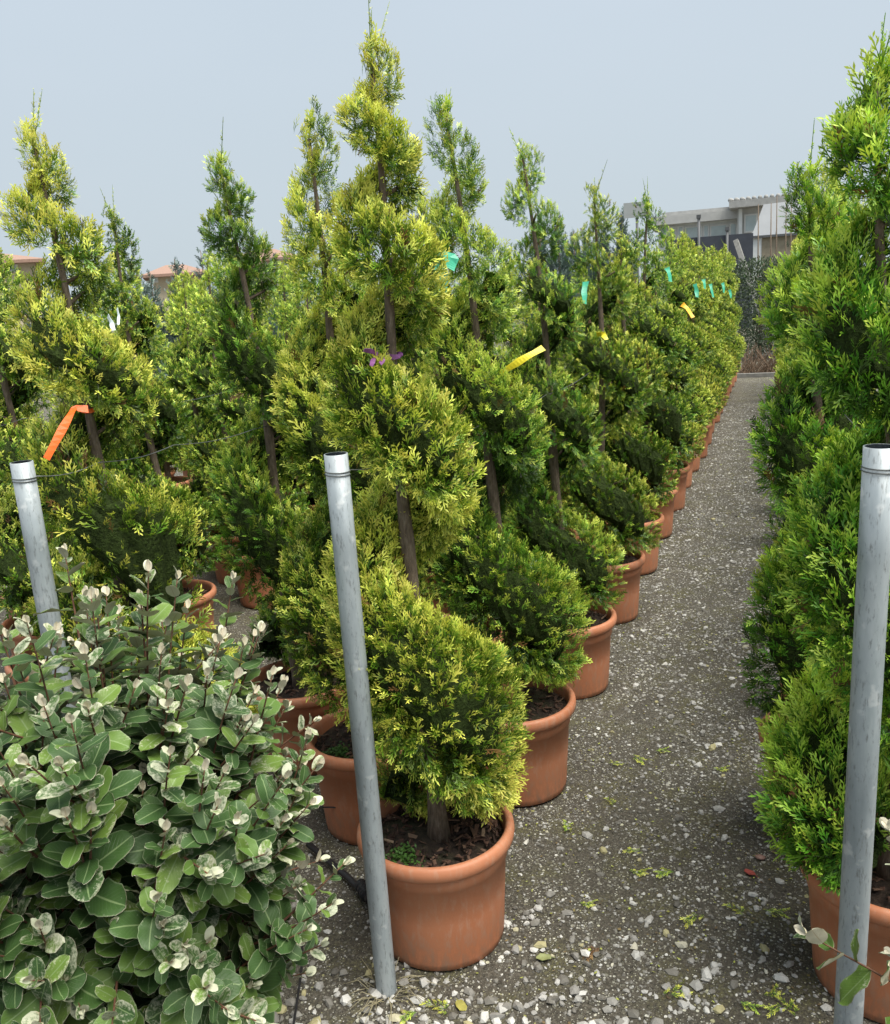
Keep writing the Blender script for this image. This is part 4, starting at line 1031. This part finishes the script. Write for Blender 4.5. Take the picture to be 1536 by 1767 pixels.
# ------------------------------------------------------------------ background conifers
def wild_conifer(px, top_px, depth, width, label, seed, n=900, group='blue-grey conifers in the background'):
    p = at_depth(px, top_px, depth); h = p[2]; r = np.random.default_rng(seed)
    t = empty('background_conifer', (p[0], p[1], 0)); tag(t, label, 'tree', group)
    z = h*(.06+.94*(1-np.sqrt(r.random(n)))); f = z/h
    z = z.clip(.1, h*.985); a = r.uniform(0, TAU, n)
    R = width*.68*(1-f)**.75*(.55+.45*np.abs(np.sin(a*2.5+z*9)))*(.9+.2*np.sin(z*14))
    rr = R*r.random(n)**.35
    root = np.stack([rr*np.cos(a), rr*np.sin(a), z], -1)
    d = unit(np.stack([np.cos(a), np.sin(a), .75+f*1.6], -1)+r.normal(0, .22, (n, 3)))
    ln = .36*(1-.5*f)*r.uniform(.6, 1.2, n)
    V, Fq, C = spray_cloud(root-d*(ln*.3)[:, None], d, r.normal(size=(n, 3)), ln, np.clip(r.normal(.55, .2, n), .1, 1), r.random(n)*.97, SPRAY_LO)
    obj('crown', make_mesh('crown', V, Fq, M['glaucous'], colattr=C), t)
    V, F = tube(np.array([[0, 0, -.05], [0, 0, h*.5], [0, 0, h*.97]]), [.07, .04, .008], 7)
    obj('trunk', make_mesh('conifer_trunk', V, F, M['bark'], smooth=True), t)
GL = 'blue-grey young conifer beyond the beds, left of the blank board'
for i, (px, ty, dp, wd) in enumerate([(962, 366, 21, 1.0), (1037, 372, 22, .95), (1073, 358, 22, .95), (990, 392, 24, .9), (1012, 398, 25, .9), (930, 372, 23, 1.0)]):
    wild_conifer(px, ty, dp, wd, GL, 800+i, 1300, 'blue-grey conifers near the blank board')
for i, (px, ty, dp, wd) in enumerate([(222, 455, 21, 1.0), (238, 462, 22, .9), (258, 470, 23, .9), (300, 440, 23, 1.0), (345, 425, 22, 1.1), (372, 450, 24, 1.0), (412, 450, 24, 1.0), (470, 432, 22, 1.1), (486, 440, 23, 1.1), (50, 478, 24, 1.0)]):
    wild_conifer(px, ty, dp, wd, 'blue-grey young conifer in front of the tiled houses', 840+i, 700, 'blue-grey conifers near the houses')

# slim staked saplings in front of the white tent
for i, (px, ty, by) in enumerate([(1309, 352, 440), (1331, 350, 432), (1341, 338, 432), (1357, 346, 430), (1366, 343, 430)]):
    dp = 24.0; tp = at_depth(px, ty, dp); t = empty('slender_sapling', (tp[0], tp[1], 0)); tag(t, 'tall thin staked sapling in front of the white tent', 'tree', 'slender saplings by the tent')
    V, F = tube(np.array([[0, 0, -.05], [.01, 0, tp[2]*.5], [0, 0, tp[2]]]), [.03, .022, .012], 6); obj('trunk', make_mesh('sapling_trunk', V, F, M['bark'], smooth=True), t)
    n = 260; z = np.abs(r.normal(0, .33, n))*(tp[2]*.55)+.3; a = r.uniform(0, TAU, n); z = np.minimum(z, tp[2]*.9)
    rt = np.stack([.07*np.cos(a)*r.random(n), .07*np.sin(a)*r.random(n), z], -1); d = unit(np.stack([np.cos(a)*.5, np.sin(a)*.5, np.ones(n)], -1))
    V, Fq, C = spray_cloud(rt, d, r.normal(size=(n, 3)), .16*r.uniform(.6, 1.2, n), np.full(n, .5), r.random(n)*.97, SPRAY_LO); obj('crown', make_mesh('crown', V, Fq, M['darkleaf'], colattr=C), t)

# ------------------------------------------------------------------ buildings
M['whitewall'] = plain('white_render', (.66, .68, .68), .8, scale=3, amp=.08)
M['greywall'] = plain('grey_render', (.46, .46, .45), .8, scale=3, amp=.1)
M['cream'] = plain('cream_render', (.52, .45, .33), .85, scale=3, amp=.08)
M['redtile'] = plain('red_roof_tile', (.30, .19, .145), .8, scale=14, amp=.2)
M['greytile'] = plain('grey_corrugated', (.36, .36, .35), .8, scale=5, amp=.15)
M['glass'] = plain('window_glass', (.42, .50, .52), .15, scale=2, amp=.15, spec=.6)
M['frame'] = plain('white_frame', (.66, .67, .67), .5, amp=.05)
M['mesh'] = plain('dark_shade_net', (.055, .062, .078), .8, scale=4, amp=.15)
M['tent'] = plain('white_tarpaulin', (.74, .75, .77), .55, scale=2, amp=.05)
M['panel'] = plain('tan_panel', (.30, .26, .19), .8, scale=6, amp=.15)
M['board'] = plain('grey_board', (.36, .38, .38), .6, scale=6, amp=.06)
M['pole'] = plain('dark_pole', (.10, .105, .11), .6)

class Face:
    """a vertical facade plane seen squarely from the path: origin on the ground under pixel px, u to the right, v up, w towards the viewer"""
    def __init__(s, px, depth, yaw=0.0):
        p = at_depth(px, 470, depth); s.o = np.array([p[0], p[1], 0.0])
        vd = unit(np.array([p[0], p[1], 0])); s.u = np.array([vd[1], -vd[0], 0])
        c, q = math.cos(yaw), math.sin(yaw); s.u = np.array([s.u[0]*c-s.u[1]*q, s.u[0]*q+s.u[1]*c, 0]); s.w = np.array([s.u[1], -s.u[0], 0])
    def uv(s, x, y):
        v = ray(x, y); t = ((s.o-CAM)@s.w)/(v@s.w); p = CAM+v*t-s.o; return float(p@s.u), float(p[2])
    def slab(s, u0, u1, v0, v1, w0, w1):
        R = np.stack([s.u, s.w, np.array([0, 0, 1.0])], 1)
        return box(s.u*(u0+u1)/2+s.w*(w0+w1)/2+np.array([0, 0, (v0+v1)/2]), (abs(u1-u0), abs(w1-w0), abs(v1-v0)), R)
    def part(s, name, root, mat, *a):
        V, F = s.slab(*a); return obj(name, make_mesh(name, V, F, M[mat]), root)
    def prism(s, name, root, mat, poly, w0, w1):
        """polygon in (u,v), extruded from w0 to w1"""
        n = len(poly); P3 = lambda u, v, w: s.u*u+s.w*w+np.array([0, 0, v])
        V = [P3(u, v, w0) for u, v in poly]+[P3(u, v, w1) for u, v in poly]
        F = [list(range(n))[::-1], [n+i for i in range(n)]]+[[i, (i+1) % n, n+(i+1) % n, n+i] for i in range(n)]
        return obj(name, make_mesh(name, np.array(V), F, M[mat]), root)
    def root(s, name): return empty(name, tuple(s.o))
    def window(s, root, x0, y0, x1, y1, fr=.10):
        a, b = s.uv(x0, y1), s.uv(x1, y0)
        wf = s.part('window', root, 'frame', a[0], b[0], a[1], b[1], -.02, .05)
        s.part('pane', wf, 'glass', a[0]+fr, b[0]-fr, a[1]+fr, b[1]-fr, .03, .06)

# long low wing with glazing and a taller block with corrugated roof
f = Face(1230, 46); rt = f.root('flat_roofed_building'); tag(rt, 'pale flat-roofed building with a long band of windows behind dark netting', 'building')
u0, vt = f.uv(1136, 388); u1, _ = f.uv(1272, 372); v_roof = f.uv(1205, 384)[1]
f.part('wall', rt, 'whitewall', u0, u1, 0, v_roof, -6, 0)
f.part('roof_slab', rt, 'greywall', u0-.5, u1+.2, v_roof, v_roof+.42, -6.3, .7)
f.part('parapet', rt, 'greytile', u0+.2, u1, v_roof+.42, v_roof+.62, -6.0, .2)
for x0, x1 in ((1140, 1152), (1155, 1167), (1169, 1180), (1182, 1212), (1213, 1224), (1225, 1256), (1259, 1272)):
    f.window(rt, x0, 391-.06*(x0-1140), x1, 416-.06*(x0-1140), .07)
f2 = Face(1320, 44); rt = f2.root('two_storey_building'); tag(rt, 'taller grey building with corrugated roof rising behind the white tent', 'building')
u0 = f2.uv(1272, 400)[0]; u1 = f2.uv(1420, 380)[0]; vr = f2.uv(1330, 355)[1]
f2.part('wall', rt, 'greywall', u0, u1, 0, vr, -7, 0)
a, b = f2.uv(1283, 405), f2.uv(1309, 362); 
f2.part('pillar', rt, 'whitewall', f2.uv(1275, 400)[0], f2.uv(1281, 400)[0], 0, vr-.02, .002, .35)
f2.window(rt, 1284, 368, 1308, 402, .08)
f2.window(rt, 1316, 370, 1340, 402, .08); f2.window(rt, 1350, 370, 1376, 402, .08)
rf = f2.part('roof', rt, 'greytile', u0-.35, u1+.35, vr, vr+.32, -7.3, 1.0)
k = 0
uu = u0-.3
while uu < u1+.3:
    V, F = tube(np.stack([f2.u*uu+f2.w*(1.0)+np.array([0, 0, vr+.36]), f2.u*uu+f2.w*(-7.2)+np.array([0, 0, vr+.85])]), .11, 6)
    obj('roof_rib', make_mesh('roof_rib', V, F, M['greytile'], smooth=True), rf); uu += .27
# white tent / polytunnel in front
f3 = Face(1345, 34); rt = f3.root('white_tent'); tag(rt, 'white tarpaulin tent roof over tan side panels, beside the grey building', 'tent')
pl = [f3.uv(1289, 408), f3.uv(1300, 400), f3.uv(1318, 353), f3.uv(1440, 338), f3.uv(1440, 398)]
f3.prism('canopy', rt, 'tent', pl, -.02, .10)
a = f3.uv(1303, 404)[0]; b = f3.uv(1440, 396)[0]; vv = f3.uv(1340, 401)[1]
f3.part('wall', rt, 'panel', a+.25, b, 0, vv-.02, -4, -.05)
f3.prism('eave', rt, 'pole', [f3.uv(1291, 408), f3.uv(1440, 397), f3.uv(1440, 401), f3.uv(1291, 412)], -.05, .14)
f3.part('corner_post', rt, 'whitewall', a-.12, a+.22, 0, vv-.03, -.30, .02)
# dark netting fence
f4 = Face(1240, 30); rt = f4.root('netting_fence'); tag(rt, 'dark shade-net fence in front of the flat-roofed building', 'fence')
ul, ur = f4.uv(1150, 418)[0], f4.uv(1300, 400)[0]
f4.prism('net', rt, 'mesh', [(ul, 0), (ur, 0), (ur, f4.uv(1298, 402)[1]), (ul, f4.uv(1180, 411)[1])], -.015, .015)
for x, y in ((1206, 374), (1255, 395)):
    u_, v_ = f4.uv(x, y); V, F = tube(np.array([f4.u*u_+f4.w*.06+np.array([0, 0, -.1]), f4.u*u_+f4.w*.06+np.array([0, 0, v_])]), .045, 8); po = obj('fence_pole', make_mesh('fence_pole', V, F, M['pole'], smooth=True), rt)
    V, F = box(f4.u*u_+f4.w*.06+np.array([0, 0, v_]), (.14, .14, .12)); obj('pole_cap', make_mesh('pole_cap', V, F, M['pole']), po)
# leaning plank
a, b = at_depth(1270, 415, 20.5), at_depth(1292, 480, 20.2); dv = b-a; e = a+dv*((0-a[2])/dv[2]) if abs(dv[2]) > .01 else b
V, F = tube(np.array([a, (a+e)/2, e]), .075, 4); o = obj('leaning_plank', make_mesh('leaning_plank', V, F, M['concrete'])); tag(o, 'grey plank leaning steeply above the large evergreen bush', 'plank')
# blank board on a post
p = at_depth(1099, 362, 19); t = empty('notice_board', (p[0], p[1], 0)); tag(t, 'blank grey board on a thin post above the conifers', 'sign')
vd = unit(np.array([p[0], p[1], 0])); uu = np.array([vd[1], -vd[0], 0]); R = np.stack([uu, -vd, np.array([0, 0, 1.0])], 1)
V, F = box(np.array([0, 0, p[2]]), (.55, .03, .31), R); obj('board', make_mesh('board', V, F, M['board']), t)
V, F = tube(np.array([[0, 0, -.1], [0, 0, p[2]-.1]])+vd*.035, .028, 8); obj('post', make_mesh('board_post', V, F, M['pole'], smooth=True), t)

# tiled houses on the left
def house(px0, px1, eave_y, ridge_y, depth, label, wins):
    f = Face((px0+px1)/2, depth); rt = f.root('tiled_house'); tag(rt, label, 'house')
    xm = (px0+px1)/2; slope = -.07
    ve = f.uv(xm, eave_y)[1]; vr = f.uv(xm, ridge_y)[1]; u0 = f.uv(px0, eave_y)[0]; u1 = f.uv(px1, eave_y)[0]
    f.part('wall', rt, 'cream', u0+.6, u1-.6, 0, ve+.05, -8, 0)
    P3 = lambda u, v, w: f.u*u+f.w*w+np.array([0, 0, v])
    ins = min((u1-u0)*.36, 5.0)
    V = [P3(u0, ve, .8), P3(u1, ve, .8), P3(u1, ve, -8.8), P3(u0, ve, -8.8), P3(u0+ins, vr, -4), P3(u1-ins, vr, -4)]
    V += [p_-np.array([0, 0, .18]) for p_ in V[:4]]
    F = [[0, 1, 5, 4], [1, 2, 5], [2, 3, 4, 5], [3, 0, 4], [6, 7, 1, 0], [7, 8, 2, 1], [8, 9, 3, 2], [9, 6, 0, 3], [9, 8, 7, 6]]
    obj('roof', make_mesh('roof', np.array(V), F, M['redtile']), rt)
    for w4 in wins: f.window(rt, *w4, .09)
house(-150, 78, 452, 428, 52, 'cream house with red tiled hip roof beside the orange-taped conifer top', [(12, 456, 30, 470), (-60, 458, -42, 472)])
house(245, 360, 472, 451, 60, 'cream house with red tiled roof seen between the small conifer tops', [(262, 476, 272, 488)])
house(395, 520, 446, 424, 66, 'cream house with tiled roof seen behind the green conifer with a bare tip', [(470, 455, 482, 466)])
